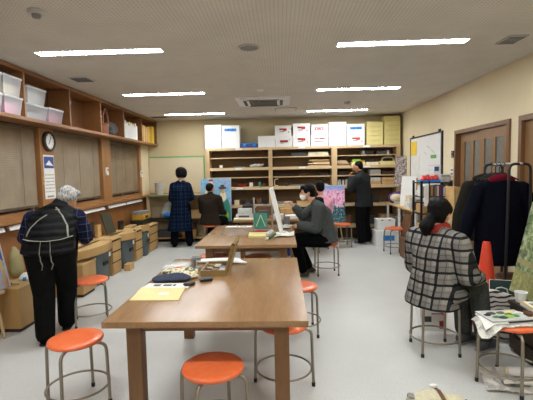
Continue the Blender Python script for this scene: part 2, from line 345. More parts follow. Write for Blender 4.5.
# left wall: wood below the sill, pillars between the windows
w = MB(); w.bb(XL - .1, -2.96, YF, YB, 0, 1.0); w.bb(XL - .1, -2.99, YF, YB, 2.1, CE)
struct(w, 'wall_left', 'wood_wall', smooth=False)
struct(MB().bb(XL, -2.92, 8.42, YB, 1.0, 2.1), 'trim_6', 'wall_cream', smooth=False)
wins = [(3.22, 4.83), (5.17, 6.545), (6.91, 8.31)]
for k, (a, b) in enumerate([(YF, 3.2), (4.847, 5.154), (6.561, 6.895), (8.311, 8.42)]):
    struct(MB().bb(XL, -2.92, a, b, 1.04, 2.1, bev=.004), 'trim_%d' % (k + 1), 'wood_pillar', smooth=False)
struct(MB().bb(XL, -2.85, 1.2, YB, 1.0, 1.045, bev=.006).bb(-2.97, -2.93, 1.2, 8.42, 1.045, 1.10), 'trim_5', 'wood_pillar', smooth=False)
for k, (a, b) in enumerate(wins):
    f = MB(); f.bb(-3.06, -3.02, a, a + .04, 1.05, 2.1).bb(-3.06, -3.02, b - .04, b, 1.05, 2.1).bb(-3.06, -3.02, a, b, 1.05, 1.1).bb(-3.06, -3.02, (a + b) / 2 - .025, (a + b) / 2 + .025, 1.05, 2.1)
    wn = struct(f, 'window_%d' % (k + 1), 'alu', smooth=False)
    MB().bb(-3.05, -3.045, a, b, 1.05, 2.1).build('glass', 'glass_night', wn, smooth=False)
    struct(MB().bb(-3.16, -3.1, a, b, 1, 2.1), 'wall_outside', 'hole_dark', smooth=False)
    lab = ['brown slatted blind closed over the window behind the man in the quilted vest', 'brown slatted blind closed over the window right of the wall clock', 'brown slatted blind at the far window, its upper slats part open'][k]
    t = thing('window_blind', lab, 'blind', (-2.95, (a + b) / 2, 1.1), 0, 'window blinds along the left wall')
    MB().bb(-2.985, -2.94, a + .02, b - .02, 2.055, 2.098, bev=.004).build('head_rail', 'blind_rail', t)
    s = MB(); z = 2.045; step = .0235; i = 0
    while z > 1.175:
        ang = math.radians(64 if not (k == 2 and z > 1.75) else 52)
        s.box((-2.962, (a + b) / 2, z), (.028, b - a - .05, .0016), (0, ang, 0)); z -= step; i += 1
    s.build('slats', 'blind', t, smooth=False)
    MB().bb(-2.975, -2.948, a + .025, b - .025, 1.13, 1.16, bev=.004).build('bottom_rail', 'blind_rail', t)
    for q in (.18, .5, .82):
        MB().bb(-2.9475, -2.9455, a + (b - a) * q - .004, a + (b - a) * q + .004, 1.14, 2.06).build('cord', 'blind', t)
struct(MB().bb(-2.96, -2.948, 1.2, YB, 0, .07), 'baseboard_left', 'brown_dark', smooth=False)
struct(MB().bb(XL, XR, YB - .012, YB, 0, .07), 'baseboard_back', 'brown_dark', smooth=False)
struct(MB().bb(XR - .01, XR, 6.1, YB - .012, 0, .07), 'baseboard_right', 'brown_dark', smooth=False)

# doors in the right wall
d = MB(); y0, y1 = 4.627, 6.047
d.bb(XR - .025, XR + .1, y0, y0 + .05, 0, 2.035).bb(XR - .025, XR + .1, y1 - .05, y1, 0, 2.035).bb(XR - .025, XR + .1, y0 + .05, y1 - .05, 1.985, 2.035)
d1 = struct(d, 'door_1', 'wood_door_dark', smooth=False)
def panel(a, b, x, par):
    # stiles, rails and two tall glass strips
    g = [(a + .12, a + .12 + (b - a - .33) / 2), (b - .12 - (b - a - .33) / 2, b - .12)]
    m = MB(); m.bb(x, x + .035, a, a + .12, .01, 1.98).bb(x, x + .035, b - .12, b, .01, 1.98).bb(x, x + .035, g[0][1], g[1][0], .01, 1.98)
    for u in g: m.bb(x, x + .035, *u, .01, .32).bb(x, x + .035, *u, 1.86, 1.98)
    p = m.build('door_panel', 'wood_door', par, smooth=False)
    for u in g: MB().bb(x + .014, x + .02, *u, .32, 1.86).build('glass', 'glass_frost', p, smooth=False)
    return p
panel(4.68, 5.36, XR + .01, d1); p2 = panel(5.31, 5.995, XR + .05, d1)
MB().bb(XR + .002, XR + .01, 5.24, 5.27, .95, 1.15).build('handle', 'alu', d1)
MB().bb(XR + .1, XR + .108, 4.6, 6.05, 0, 2.04).build('backing', 'wood_door_dark', d1, smooth=False)
y0, y1 = 3.3, 4.449
d = MB().bb(XR - .025, XR + .1, y0, y0 + .05, 0, 2.04).bb(XR - .025, XR + .1, y1 - .055, y1, 0, 2.04).bb(XR - .025, XR + .1, y0 + .05, y1 - .055, 1.985, 2.04)
d2 = struct(d, 'door_2', 'wood_door_dark', smooth=False)
MB().bb(XR + .02, XR + .06, y0 + .05, y1 - .055, .005, 1.985).build('door_panel', 'wood_door', d2, smooth=False)

# ------------------------------------------------------------------ ceiling fittings
names = ['first from the camera, left of the room', 'first from the camera, right of the room', 'second from the camera, left of the room', 'second from the camera, right of the room', 'far end of the room above the green taped wall board', 'far end of the room above the white cartons']
k = 0
lampm = 'lamp'
for row, y in enumerate((-.36, 1.72, 3.79, 5.88, 7.97)):
    for x0, x1 in ((-2.245, -1.08), (.545, 1.7)):
        if row < 2: lb = 'recessed white strip light in the ceiling overhead, %s row, %s' % (('rear', 'next')[row], 'left' if x0 < 0 else 'right')
        else: lb = 'lit recessed strip light, ' + names[k]; k += 1
        t = thing('ceiling_light', lb, 'light', ((x0 + x1) / 2, y, CE), 0, 'recessed strip lights in the ceiling')
        f = MB(); e = .012; w = .055
        f.bb(x0 - e, x1 + e, y - w - e, y - w, CE - .006, CE - .0005).bb(x0 - e, x1 + e, y + w, y + w + e, CE - .006, CE - .0005).bb(x0 - e, x0, y - w, y + w, CE - .006, CE - .0005).bb(x1, x1 + e, y - w, y + w, CE - .006, CE - .0005)
        f.build('frame', 'white', t, smooth=False)
        MB().bb(x0, x1, y - w, y + w, CE - .004, CE - .0005).build('diffuser', lampm, t, smooth=False)
def vent(x, y, sx, sy, lab):
    t = thing('ceiling_vent', lab, 'vent', (x, y, CE))
    MB().bb(x - sx / 2, x + sx / 2, y - sy / 2, y + sy / 2, CE - .012, CE - .0005, bev=.003).build('plate', 'grey_light', t)
    s = MB()
    for i in range(6): s.bb(x - sx * .42, x + sx * .42, y - sy * .4 + i * sy * .15, y - sy * .4 + i * sy * .15 + sy * .06, CE - .015, CE - .011)
    s.build('slats', 'grey_dark', t, smooth=False)
vent(-2.346, 4.83, .24, .24, 'small grey square vent in the ceiling above the left wall cabinet')
vent(2.10, 3.80, .17, .24, 'small grey vent in the ceiling near the right wall')
vent(-2.45, 8.25, .36, .16, 'thin grey vent in the ceiling at the far left corner')
t = thing('smoke_detector', 'grey round smoke detector on the ceiling at upper left', 'smoke detector', (-1.66, 2.81, CE))
MB().lathe((-1.66, 2.81, CE), [(0, -.0005), (.055, -.0005), (.055, -.02), (.048, -.028), (0, -.028)]).build('base', 'grey_light', t)
MB().lathe((-1.66, 2.81, CE), [(.0, -.028), (.03, -.028), (.026, -.05), (.0, -.054)]).build('sensor', 'grey', t)
t = thing('ceiling_speaker', 'round flat grey speaker grille in the ceiling near its middle', 'speaker', (-.267, 3.79, CE))
MB().lathe((-.267, 3.79, CE), [(.085, -.0005), (.105, -.0005), (.103, -.012), (.085, -.012), (.085, -.0005)]).build('rim', 'grey_light', t)
MB().lathe((-.267, 3.79, CE), [(0, -.0005), (.085, -.0005), (.084, -.009), (0, -.010)]).build('grille', 'grey', t)
ax, ay = -.255, 6.70
t = thing('air_conditioner', 'white square cassette air conditioner set in the ceiling', 'air conditioner', (ax, ay, CE))
f = MB(); S = .43
f.prism([(ax - S, ay - S, CE - .0005), (ax + S, ay - S, CE - .0005), (ax + S, ay + S, CE - .0005), (ax - S, ay + S, CE - .0005)], (0, 0, -.012))
f.bb(ax - .36, ax + .36, ay - .36, ay + .36, CE - .035, CE - .012, bev=.01).build('panel', 'white', t)
g = MB(); g.bb(ax - .22, ax + .22, ay - .22, ay + .22, CE - .042, CE - .034).build('intake_grille', 'grey_dark', t)
g = MB()
for i in range(11): g.bb(ax - .2, ax + .2, ay - .2 + i * .038, ay - .192 + i * .038, CE - .047, CE - .041)
g.build('grille_bars', 'grey', t, smooth=False)
for dx, dy, sx, sy in ((0, -.29, .5, .05), (0, .29, .5, .05), (-.29, 0, .05, .5), (.29, 0, .05, .5)):
    MB().bb(ax + dx - sx / 2, ax + dx + sx / 2, ay + dy - sy / 2, ay + dy + sy / 2, CE - .04, CE - .033, bev=.003).build('air_slot', 'grey_dark', t)
t = thing('access_hatch', 'small pale access hatch in the ceiling behind the air conditioner', 'hatch', (.2, 7.69, CE))
MB().bb(-.08, .32, 7.48, 7.88, CE - .004, CE - .0005).build('rim', 'grey', t, smooth=False); MB().bb(-.065, .305, 7.495, 7.865, CE - .007, CE - .003).build('lid', 'ceiling_board', t, smooth=False)
t = thing('ceiling_sensor', 'tiny white sensor on the ceiling before the air conditioner', 'sensor', (-.267, 5.79, CE))
MB().lathe((-.267, 5.79, CE), [(0, -.0005), (.05, -.0005), (.045, -.012), (0, -.016)]).build('body', 'white', t)
t = thing('fire_detector', 'small round detector on the ceiling beyond the second right strip light', 'detector', (1.155, 7.02, CE))
MB().lathe((1.155, 7.02, CE), [(0, -.0005), (.055, -.0005), (.05, -.025), (.02, -.045), (0, -.045)]).build('body', 'grey_light', t)

# ------------------------------------------------------------------ wall cabinet above the windows
SX = -2.69
t = thing('wall_cabinet', 'long open wooden cabinet of cubbies running above the windows', 'cabinet', (-2.84, 5.5, 2.1))
ys = [1.56, 2.46, 3.36, 4.26, 5.19, 6.09, 6.985, 7.9, 8.84]
MB().bb(-2.99, SX, 1.5, 8.89, 2.1, 2.138, bev=.003).build('bottom_board', 'wood_cab', t, smooth=False)
MB().bb(-2.99, SX, 1.5, 8.89, 2.6, 2.645, bev=.003).build('top_board', 'wood_cab', t, smooth=False)
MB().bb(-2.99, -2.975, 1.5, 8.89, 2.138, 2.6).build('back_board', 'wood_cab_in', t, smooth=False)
for y in ys: MB().bb(-2.975, SX - .004, y - .014, y + .014, 2.138, 2.6).build('divider', 'wood_cab', t, smooth=False)

def tub(x0, x1, y0, y1, z, h, lab, fill, lid=True, inner='grey_light', group='clear storage tubs in the wall cabinet'):
    t = thing('storage_tub', lab, 'storage box', ((x0 + x1) / 2, (y0 + y1) / 2, z), 0, group); g = .004
    w = MB(); ti = .02
    poly = lambda zz, k: [(x0 + k, y0 + k, zz), (x1 - k, y0 + k, zz), (x1 - k, y1 - k, zz), (x0 + k, y1 - k, zz)]
    b = MB(); bm = b.bm
    lo = [bm.verts.new(p) for p in poly(z + g, ti)]; hi = [bm.verts.new(p) for p in poly(z + h - .02, 0)]
    bm.faces.new(lo[::-1])
    for i in range(4): bm.faces.new((lo[i], lo[(i + 1) % 4], hi[(i + 1) % 4], hi[i]))
    b.build('tub', 'tub_clear', t, smooth=False)
    if lid: MB().bb(x0 - .006, x1 + .006, y0 - .006, y1 + .006, z + h - .024, z + h - .002, bev=.006).build('lid', 'tub_lid', t)
    MB().bb(x0 + .035, x1 - .035, y0 + .035, y1 - .035, z + .012, z + .012 + (h - .04) * fill, bev=.02).build('contents', inner, t)
z0 = 2.138
tub(-2.93, -2.70, 3.64, 3.92, z0, .19, 'clear tub at the far left of the wall cabinet, bottom of its pair', .6, inner='grey')
tub(-2.93, -2.70, 3.64, 3.92, z0 + .19, .2, 'clear tub at the far left of the wall cabinet, top of its pair', .8, inner='grey_light')
tub(-2.93, -2.70, 3.945, 4.225, z0, .19, 'clear tub with pink contents, bottom of the second pair in the wall cabinet', .75, inner='pink')
tub(-2.93, -2.70, 3.945, 4.225, z0 + .19, .2, 'clear tub with pale contents standing on the tub with pink contents', .7, inner='cream')
tub(-2.95, -2.72, 4.30, 4.72, z0, .17, 'long clear tub of small tins under the white lidded tub', .5, inner='grey_light')
tub(-2.95, -2.72, 4.36, 4.70, z0 + .17, .19, 'white lidded tub standing on the long clear tub', .85, inner='white')
tub(-2.95, -2.72, 4.75, 5.06, z0, .18, 'single lidded tub with pale pink contents right of the white tub', .8, inner='pink')
MB_ = MB
# things in the far cubbies
t = thing('wicker_basket', 'brown wicker basket with a tall hoop handle in the wall cabinet', 'basket', (-2.79, 6.34, z0))
MB().lathe((-2.79, 6.34, z0 + .002), [(0, 0), (.085, 0), (.10, .16), (.09, .16), (.078, .012), (0, .012)], 24).build('basket_body', 'wicker', t)
MB().tube([(-2.74, 6.34 + .095 * math.cos(a), z0 + .15 + .24 * math.sin(a)) for a in [PI * i / 14 for i in range(15)]], .015).build('handle', 'wicker', t)
t = thing('round_tray', 'grey round dish leaning in the wall cabinet beside the wicker basket', 'dish', (-2.80, 6.72, z0))
b = MB(); b.lathe((0, 0, 0), [(0, 0), (.08, .0), (.125, .03), (.12, .04), (.08, .012), (0, .012)]); bmesh.ops.transform(b.bm, matrix=Matrix.Translation((-2.87, 6.80, z0 + .125)) @ Euler((math.radians(62), 0, math.radians(38))).to_matrix().to_4x4(), verts=b.bm.verts); b.build('dish', 'grey', t)
solo(MB().hull([((-2.79, 6.60, z0 + .075), (.06, .10, .07)), ((-2.79, 6.55, z0 + .05), (.06, .08, .045))], 3), 'dark_bag', 'grey_dark', 'dark grey soft bag in front of the round dish in the wall cabinet', 'bag', loc=(-2.83, 6.6, z0))
for i in range(7):
    y = 7.06 + i * .098; h = .30 + .015 * math.sin(i * 2.3)
    t = thing('file_box', 'white upright file box in the wall cabinet, %s in its row from the dish' % ['first', 'second', 'third', 'fourth', 'fifth', 'sixth', 'seventh'][i], 'file box', (-2.83, y, z0), 0, 'white file boxes in the wall cabinet')
    MB().bb(-2.96, -2.715, y - .045, y + .045, z0 + .001, z0 + h - .05, bev=.003).build('case', 'white', t, smooth=False)
    MB().bb(-2.95, -2.73, y - .035, y + .03, z0 + h - .05, z0 + h, bev=.002).build('papers', 'cream', t, smooth=False)
for i in range(4):
    y = 8.0 + i * .13
    solo(MB().bb(-2.95, -2.73, y - .05, y + .05, z0 + .001, z0 + .31 + .02 * (i % 2), bev=.01), 'paper_parcel', 'tan', 'tan paper parcel in the end cubby of the cabinet, %s from the file boxes' % ['first', 'second', 'third', 'fourth'][i], 'parcel', 'tan parcels in the end cubby', loc=(-2.84, y, z0), smooth=False)
solo(MB().bb(-2.95, -2.715, 8.60, 8.72, z0 + .001, z0 + .36, bev=.004), 'yellow_folder', 'note_yellow', 'yellow folder standing at the far end of the wall cabinet', 'folder', loc=(-2.83, 8.66, z0), smooth=False)

# ------------------------------------------------------------------ things on the left wall
cx, cy, cz = -2.918, 5.015, 1.935
t = thing('wall_clock', 'round wall clock with white face and dark brown rim above the calendar', 'clock', (cx, cy, cz))
def disc(prof, name, mat, par):
    b = MB(); b.lathe((0, 0, 0), prof, 40); bmesh.ops.transform(b.bm, matrix=Matrix.Translation((cx, cy, cz)) @ Matrix.Rotation(PI / 2, 4, 'Y'), verts=b.bm.verts); return b.build(name, mat, par)
disc([(0, 0), (.125, 0), (.125, .03), (.115, .04), (.098, .04), (.095, .022), (0, .022)], 'rim', 'brown_dark', t)
fc = disc([(0, .022), (.096, .022), (.096, .026), (0, .026)], 'face', 'white', t)
m = MB()
for i in range(12):
    a = i * PI / 6; m.box((cx + .027, cy + .083 * math.sin(a), cz + .083 * math.cos(a)), (.002, .006, .018), (-a, 0, 0))
m.build('hour_marks', 'black_plastic', fc, smooth=False)
for nm, a, L in (('hour_hand', math.radians(215), .045), ('minute_hand', math.radians(25), .075)):
    MB().box((cx + .03, cy + L / 2 * math.sin(a), cz + L / 2 * math.cos(a)), (.003, .007, L), (-a, 0, 0)).build(nm, 'black_plastic', t, smooth=False)
t = thing('wall_calendar', 'tall white calendar with a blue picture hanging under the wall clock', 'calendar', (-2.915, 5.01, 1.5))
MB().bb(-2.918, -2.914, 4.895, 5.125, 1.215, 1.765).build('sheet', 'paper', t, smooth=False)
p = MB().bb(-2.9142, -2.912, 4.905, 5.115, 1.60, 1.745).build('picture', 'blue_dark', t, smooth=False)
MB().prism([(-2.912, 4.93, 1.64), (-2.912, 5.01, 1.70), (-2.912, 5.06, 1.66), (-2.912, 5.10, 1.63)], (.001, 0, 0)).build('mountain', 'white', p, smooth=False)
m = MB()
for r in range(6):
    for c in range(7): m.bb(-2.9138, -2.9128, 4.915 + c * .029, 4.93 + c * .029, 1.30 + r * .042, 1.314 + r * .042)
m.bb(-2.9138, -2.9128, 4.94, 5.08, 1.235, 1.255).build('date_print', 'grey', t, smooth=False)
for y, z, lab in ((6.70, 1.56, 'white remote control holder on the wooden pillar right of the second blind'), (8.36, 1.50, 'white switch box on the wooden pillar beyond the far blind')):
    t = thing('remote_holder', lab, 'remote control', (-2.915, y, z))
    MB().bb(-2.9195, -2.895, y - .035, y + .035, z - .07, z + .06, bev=.004).build('case', 'white', t); MB().bb(-2.898, -2.892, y - .02, y + .02, z, z + .04).build('screen', 'grey', t, smooth=False)
t = thing('latch_hook', 'small brass latch on the wooden pillar left of the calendar', 'latch', (-2.915, 4.86, 1.45))
MB().bb(-2.9195, -2.91, 4.853, 4.873, 1.40, 1.50).ell((-2.905, 4.863, 1.44), .012).build('plate', 'tan', t)
for i, (a, b) in enumerate([(3.35, 4.07), (4.15, 4.87), (4.95, 5.67), (5.76, 6.48), (6.63, 7.38), (7.43, 8.26)]):
    lab = ['behind the leaning canvas', 'left of the man in the quilted vest', 'behind the man in the quilted vest', 'right of the man in the quilted vest', 'above the middle work bench', 'above the yellow machine'][i]
    t = thing('sill_strip', 'white slim bar fixed under the window sill ' + lab, 'strip', (-2.88, (a + b) / 2, .95), 0, 'white bars under the window sill')
    MB().box((-2.885, (a + b) / 2, .955), (.012, b - a, .05), (0, math.radians(-25), 0), bev=.004).build('bar', 'white', t)
    for y in (a + .08, b - .08): MB().bb(-2.96, -2.885, y - .012, y + .012, .95, .965).build('bracket', 'white', t, smooth=False)

# back wall board with green tape, green counter
t = thing('wall_board', 'pale wall board edged with green tape on the back wall', 'board', (-2.29, 8.89, 1.45))
MB().bb(-2.9, -1.69, 8.885, 8.899, 1.06, 1.85).build('panel', 'wall_white', t, smooth=False)
MB().bb(-2.9, -1.665, 8.88, 8.886, 1.838, 1.865).bb(-1.69, -1.665, 8.88, 8.886, 1.06, 1.838).build('tape', 'green_tape', t, smooth=False)
t = thing('green_counter', 'wooden counter with a green edged top against the back wall', 'counter', (-2.3, 8.75, 0))
MB().bb(-2.94, -1.62, 8.52, 8.875, 1.0, 1.03, bev=.003).build('counter_top', 'ply_top', t, smooth=False)
MB().bb(-2.94, -1.62, 8.505, 8.52, .998, 1.032).build('green_edge', 'green_dull', t, smooth=False)
for x in (-2.85, -1.66): MB().bb(x - .03, x + .03, 8.53, 8.60, 0, 1.0).build('leg', 'shelf_side', t, smooth=False)
MB().bb(-2.9, -1.64, 8.56, 8.87, .48, .51).build('shelf', 'brown_dark', t, smooth=False)
MB().bb(-2.9, -1.64, 8.56, 8.87, .08, .11).build('shelf', 'ply', t, smooth=False)
t = thing('waste_paper_bin', 'pale grey tapered waste bin standing on the green edged counter', 'bin', (-2.63, 8.68, 1.03))
MB().lathe((-2.63, 8.68, 1.032), [(0, 0), (.085, 0), (.115, .26), (.107, .26), (.08, .01), (0, .01)]).build('bin_body', 'bin_pale', t); MB().ring((-2.63, 8.68, 1.29), .112, .006).build('rim', 'bin_pale', t)
b = MB(); b.hull([((-2.50, 8.68, .62), (.13, .1, .1)), ((-2.47, 8.70, .78), (.09, .08, .08)), ((-2.45, 8.70, .86), (.03, .03, .03))], 3)
t = thing('plastic_bag', 'white and blue plastic bag on the shelf under the green edged counter', 'bag', (-2.5, 8.68, .51))
b.build('bag_body', 'grey_light', t); MB().hull([((-2.46, 8.59, .60), (.1, .04, .06))], 3).build('blue_print', 'blue', t)
for i, (x, z, h, mt, wd) in enumerate([(-2.0, .11, .16, 'tan', .3), (-2.02, .27, .13, 'brown', .28), (-2.55, .11, .14, 'grey_dark', .4), (-1.85, .51, .2, 'tan', .24)]):
    solo(MB().bb(x - wd / 2, x + wd / 2, 8.6, 8.82, z + .001, z + h, bev=.005), 'cardboard_box', mt, ['tan box low on the bottom shelf under the green edged counter', 'brown box standing on the tan box under the green edged counter', 'dark grey box on the bottom shelf under the green edged counter', 'tan box on the upper shelf under the green edged counter'][i], 'box', loc=(x, 8.7, z), smooth=False)

# ------------------------------------------------------------------ row of low work benches along the left wall
def bench(y0, y1, lab, zt=.56):
    t = thing('work_bench', lab, 'work bench', (-2.68, (y0 + y1) / 2, 0), 0, 'low plywood work benches along the left wall')
    L = y1 - y0; n = 16; bl = min(.13, L * .2)
    arc = [(-2.5 + bl * math.sin(PI * i / n) ** .8, y0 + L * i / n) for i in range(n + 1)]
    MB().prism([(x, y, zt - .095) for x, y in arc] + [(x - .02, y, zt - .095) for x, y in arc[::-1]], (0, 0, .10)).build('curved_lip', 'ply', t, smooth=False)
    m = MB(); m.prism([(-2.84, y0, zt - .025), (-2.84, y1, zt - .025), (-2.72, y1, zt - .025), (-2.72, y0, zt - .025)], (0, 0, .022))
    m.prism([(-2.66, y0, zt - .05)] + [(x - .02, y, zt - .05) for x, y in arc] + [(-2.66, y1, zt - .05)], (0, 0, .03)).build('bench_top', 'ply_top', t, smooth=False)
    MB().bb(-2.72, -2.66, y0 + .01, y1 - .01, zt - .14, zt - .10).build('well', 'hole_dark', t, smooth=False)
    MB().bb(-2.84, -2.82, y0, y1, 0, zt - .025).build('back_panel', 'ply', t, smooth=False)
    for y in (y0, y1 - .02): MB().bb(-2.82, -2.60, y, y + .02, 0, zt - .05).build('side_panel', 'ply', t, smooth=False)
def binn(y0, y1, lab):
    t = thing('waste_bin', lab, 'bin', (-2.6, (y0 + y1) / 2, 0), 0, 'grey bins under the work benches'); ym = (y0 + y1) / 2; w = (y1 - y0) / 2
    m = MB(); bm = m.bm; lo, hi = [], []
    n = 20
    for i in range(n):
        a = 2 * PI * i / n; ca, sa = math.cos(a), math.sin(a); e = .55
        px_, py_ = math.copysign(abs(ca) ** e, ca), math.copysign(abs(sa) ** e, sa)
        lo.append(bm.verts.new((-2.60 + px_ * .115, ym + py_ * (w - .03), .002))); hi.append(bm.verts.new((-2.60 + px_ * .13, ym + py_ * w, .45)))
    bm.faces.new(lo[::-1]); bm.faces.new(hi)
    for i in range(n): bm.faces.new((lo[i], lo[(i + 1) % n], hi[(i + 1) % n], hi[i]))
    m.build('bin_body', 'bin_grey', t, auto=50)
    MB().box((-2.468, ym + .03, .27), (.012, .15, .05), bev=.005).build('handle_slot', 'hole_dark', t)
    MB().box((-2.467, y1 - .11, .37), (.006, .05, .06)).build('white_label', 'white', t, smooth=False)
def drawers(y0, y1, h, lab, n=3):
    t = thing('drawer_unit', lab, 'drawer unit', (-2.68, (y0 + y1) / 2, 0), 0, 'plywood drawer units along the left wall')
    MB().bb(-2.84, -2.515, y0, y1, 0, h, bev=.003).build('carcass', 'ply', t, smooth=False)
    MB().bb(-2.85, -2.49, y0 - .005, y1 + .005, h, h + .018).build('top_board', 'ply_top', t, smooth=False)
    for i in range(n):
        a = .04 + i * (h - .05) / n; b = a + (h - .05) / n - .022
        MB().bb(-2.515, -2.497, y0 + .008, y1 - .008, a, b, bev=.003).build('drawer', 'ply', t, smooth=False); MB().bb(-2.515, -2.511, y0 + .01, y1 - .01, b, b + .022).build('gap_shade', 'hole_dark', t, smooth=False)  # dark strip paints in the shade of the gap between drawers
def plybox(x0, x1, y0, y1, h, lab):
    t = thing('plywood_box', lab, 'box', ((x0 + x1) / 2, (y0 + y1) / 2, 0))
    MB().bb(x0, x1, y0, y1, .04, h - .018).build('carcass', 'ply', t, smooth=False)
    MB().bb(x0 - .005, x1 + .006, y0 - .005, y1 + .005, h - .018, h).build('top_board', 'ply_top', t, smooth=False)
    MB().bb(x0 + .02, x1 - .02, y0 + .02, y1 - .02, 0, .04).build('plinth', 'brown_dark', t, smooth=False)
plybox(-2.84, -2.53, 3.71, 4.19, .45, 'low plywood box left of the man, small tools on its top')
plybox(-2.58, -2.44, 4.78, 5.13, .42, 'plain plywood box behind the orange stool on the left')
bench(4.80, 5.785, 'nearest low plywood bench with a curved lip above a grey bin'); binn(5.20, 5.74, 'grey bin nearest the camera under the curved bench lip')
drawers(5.80, 6.12, .53, 'plywood drawer unit between the nearest and the middle bench')
bench(6.135, 6.735, 'middle low plywood bench with a curved lip above a grey bin'); binn(6.2, 6.68, 'middle grey bin under the second bench lip')
drawers(6.755, 7.09, .52, 'plywood drawer unit between the middle and the far bench')
bench(7.11, 7.46, 'far low plywood bench with a narrow curved lip'); binn(7.15, 7.43, 'far grey bin under the third bench lip')
drawers(7.475, 8.0, .5, 'plywood drawer unit at the far end of the bench row')
solo(MB().bb(-2.46, -2.36, 6.10, 6.28, 0.001, .10, bev=.004), 'tissue_box', 'tan', 'small tan box on the floor before the middle grey bin', 'box', loc=(-2.41, 6.19, 0), smooth=False)

# ------------------------------------------------------------------ big tables
def table(x0, x1, y0, y1, lab, h=.70):
    t = thing('work_table', lab, 'table', ((x0 + x1) / 2, (y0 + y1) / 2, 0), 0, 'long brown work tables down the room')
    MB().bb(x0, x1, y0, y1, h - .036, h, bev=.004).build('tabletop', 'table_top', t)
    e = MB(); i = .12
    e.bb(x0 + i, x1 - i, y0 + i, y0 + i + .022, h - .1, h - .036).bb(x0 + i, x1 - i, y1 - i - .022, y1 - i, h - .1, h - .036).bb(x0 + i, x0 + i + .022, y0 + i, y1 - i, h - .1, h - .036).bb(x1 - i - .022, x1 - i, y0 + i, y1 - i, h - .1, h - .036)
    e.build('apron', 'table_leg', t, smooth=False)
    for lx in (x0 + .10, x1 - .19):
        for ly in (y0 + .09, y1 - .18): MB().bb(lx, lx + .085, ly, ly + .085, 0, h - .036, bev=.004).build('leg', 'table_leg', t)
table(-1.005, .138, 2.14, 3.73, 'nearest brown work table with the paint box and folder on it')
table(-.965, .166, 4.395, 6.03, 'middle brown work table with the upright canvas on it')
table(-.80, .335, 6.62, 8.1, 'far brown work table before the bookcase')

# ------------------------------------------------------------------ orange stools
def make_stool(name='stool'):
    t = thing(name, 'x', 'stool', (0, 0, 0), 0, 'orange round stools with steel legs')
    MB().lathe((0, 0, 0), [(0, .418), (.15, .418), (.166, .424), (.173, .435), (.170, .446), (.158, .452), (.1, .4535), (0, .453)], 48).build('seat', 'seat_orange', t, auto=60)
    for k in range(4):
        a = PI / 4 + k * PI / 2; c, s = math.cos(a), math.sin(a)
        pr = [(.05, .411), (.15, .411), (.175, .407), (.191, .394), (.198, .374), (.2, .34), (.208, .016)]
        l = MB().tube([(r * c, r * s, z) for r, z in pr], .0105, 10).build('leg', 'steel', t, auto=80)
        MB().cyl((.2075 * c, .2075 * s, .03), (.208 * c, .208 * s, .001), .0125, n=12).build('rubber_tip', 'rubber', l)
        MB().box((.135 * c, .135 * s, .4195), (.03, .03, .006), (0, 0, a)).build('seat_clip', 'black_plastic', l)
    MB().ring((0, 0, .125), .194, .0075).build('foot_ring', 'steel', t, auto=80)
    return t
stool0 = make_stool(); first = [True]
def stool(x, y, rz, lab, z=0):
    if first[0]:
        first[0] = False; stool0.location = (x, y, z); stool0.rotation_euler.z = rz; stool0['label'] = lab; WM[stool0.name] = Matrix.Translation((x, y, z)); return stool0
    return dup(stool0, (x, y, z), rz, lab)
R = math.radians
stool(-1.365, 2.535, R(46), 'orange stool at the front left corner of the nearest table')
stool(-1.965, 3.99, R(26), 'orange stool behind and right of the man in the quilted vest')
stool(-.393, 2.155, R(29), 'orange stool standing right in front of the nearest table')
stool(.0, 2.77, R(37), 'orange stool half under the right side of the nearest table, behind its leg')
stool(.155, 3.69, R(5), 'orange stool half hidden at the far right end of the nearest table')
stool(.645, 5.81, R(4), 'orange stool under the seated woman in the white mask')
stool(1.185, 7.88, R(8), 'orange stool right of the cherry blossom canvas')
stool(2.03, 7.23, R(8), 'orange stool before the white cartons on the floor')
stool(1.257, 3.315, 0, 'stool under the woman in the plaid coat, its seat covered by the coat')
stool(1.567, 2.774, R(37), 'orange stool at the right edge carrying the palette and newspapers')
stool(-.30, 4.98, R(30), 'orange stool pushed under the near end of the middle table')
stool(-.84, 4.86, R(40), 'lower orange stool of the pair stacked under the left edge of the middle table')
stool(-.84, 4.86, R(40), 'upper orange stool of the pair stacked under the left edge of the middle table', .045)
stool(-1.42, 8.02, R(15), 'stool under the seated person in the dark brown jacket')
stool(.78, 7.45, R(15), 'stool under the seated person in pink')

# ------------------------------------------------------------------ bookcase
BX0, BX1, BY, BZ = -1.574, 2.507, 8.55, 2.0
t = thing('bookcase', 'wide pale wooden bookcase with three bays against the back wall', 'bookcase', ((BX0 + BX1) / 2, 8.7, 0))
bays = [(-1.50, -.25), (-.168, 1.08), (1.193, 2.43)]
for a, b in ((BX0, -1.50), (-.25, -.168), (1.08, 1.193), (2.43, BX1)): MB().bb(a, b, BY, 8.88, 0, BZ - .05, bev=.003).build('upright', 'shelf_side', t, smooth=False)
MB().bb(BX0, BX1, BY, 8.88, BZ - .05, BZ, bev=.003).build('top_board', 'shelf_wood', t, smooth=False)
MB().bb(BX0, BX1, 8.872, 8.882, 0, BZ - .05).build('back_board', 'shelf_back', t, smooth=False)
for a, b in bays:
    for z in (1.525, 1.11, .725, .27): MB().bb(a, b, BY + .004, 8.872, z, z + .06, bev=.003).build('shelf', 'shelf_wood', t, smooth=False)
    for z in (1.783, 1.36): MB().bb(a, b, BY + .06, 8.872, z, z + .018).build('thin_shelf', 'shelf_wood', t, smooth=False)
    m = (a + b) / 2
    for z in (1.975, 1.555, 1.14): MB().bb(m - .07, m + .07, BY - .004, BY + .003, z - .018, z + .018).build('name_label', 'white', t, smooth=False)
Z16, Z12, Z08, Z17, Z13 = 1.585, 1.17, .785, 1.801, 1.378

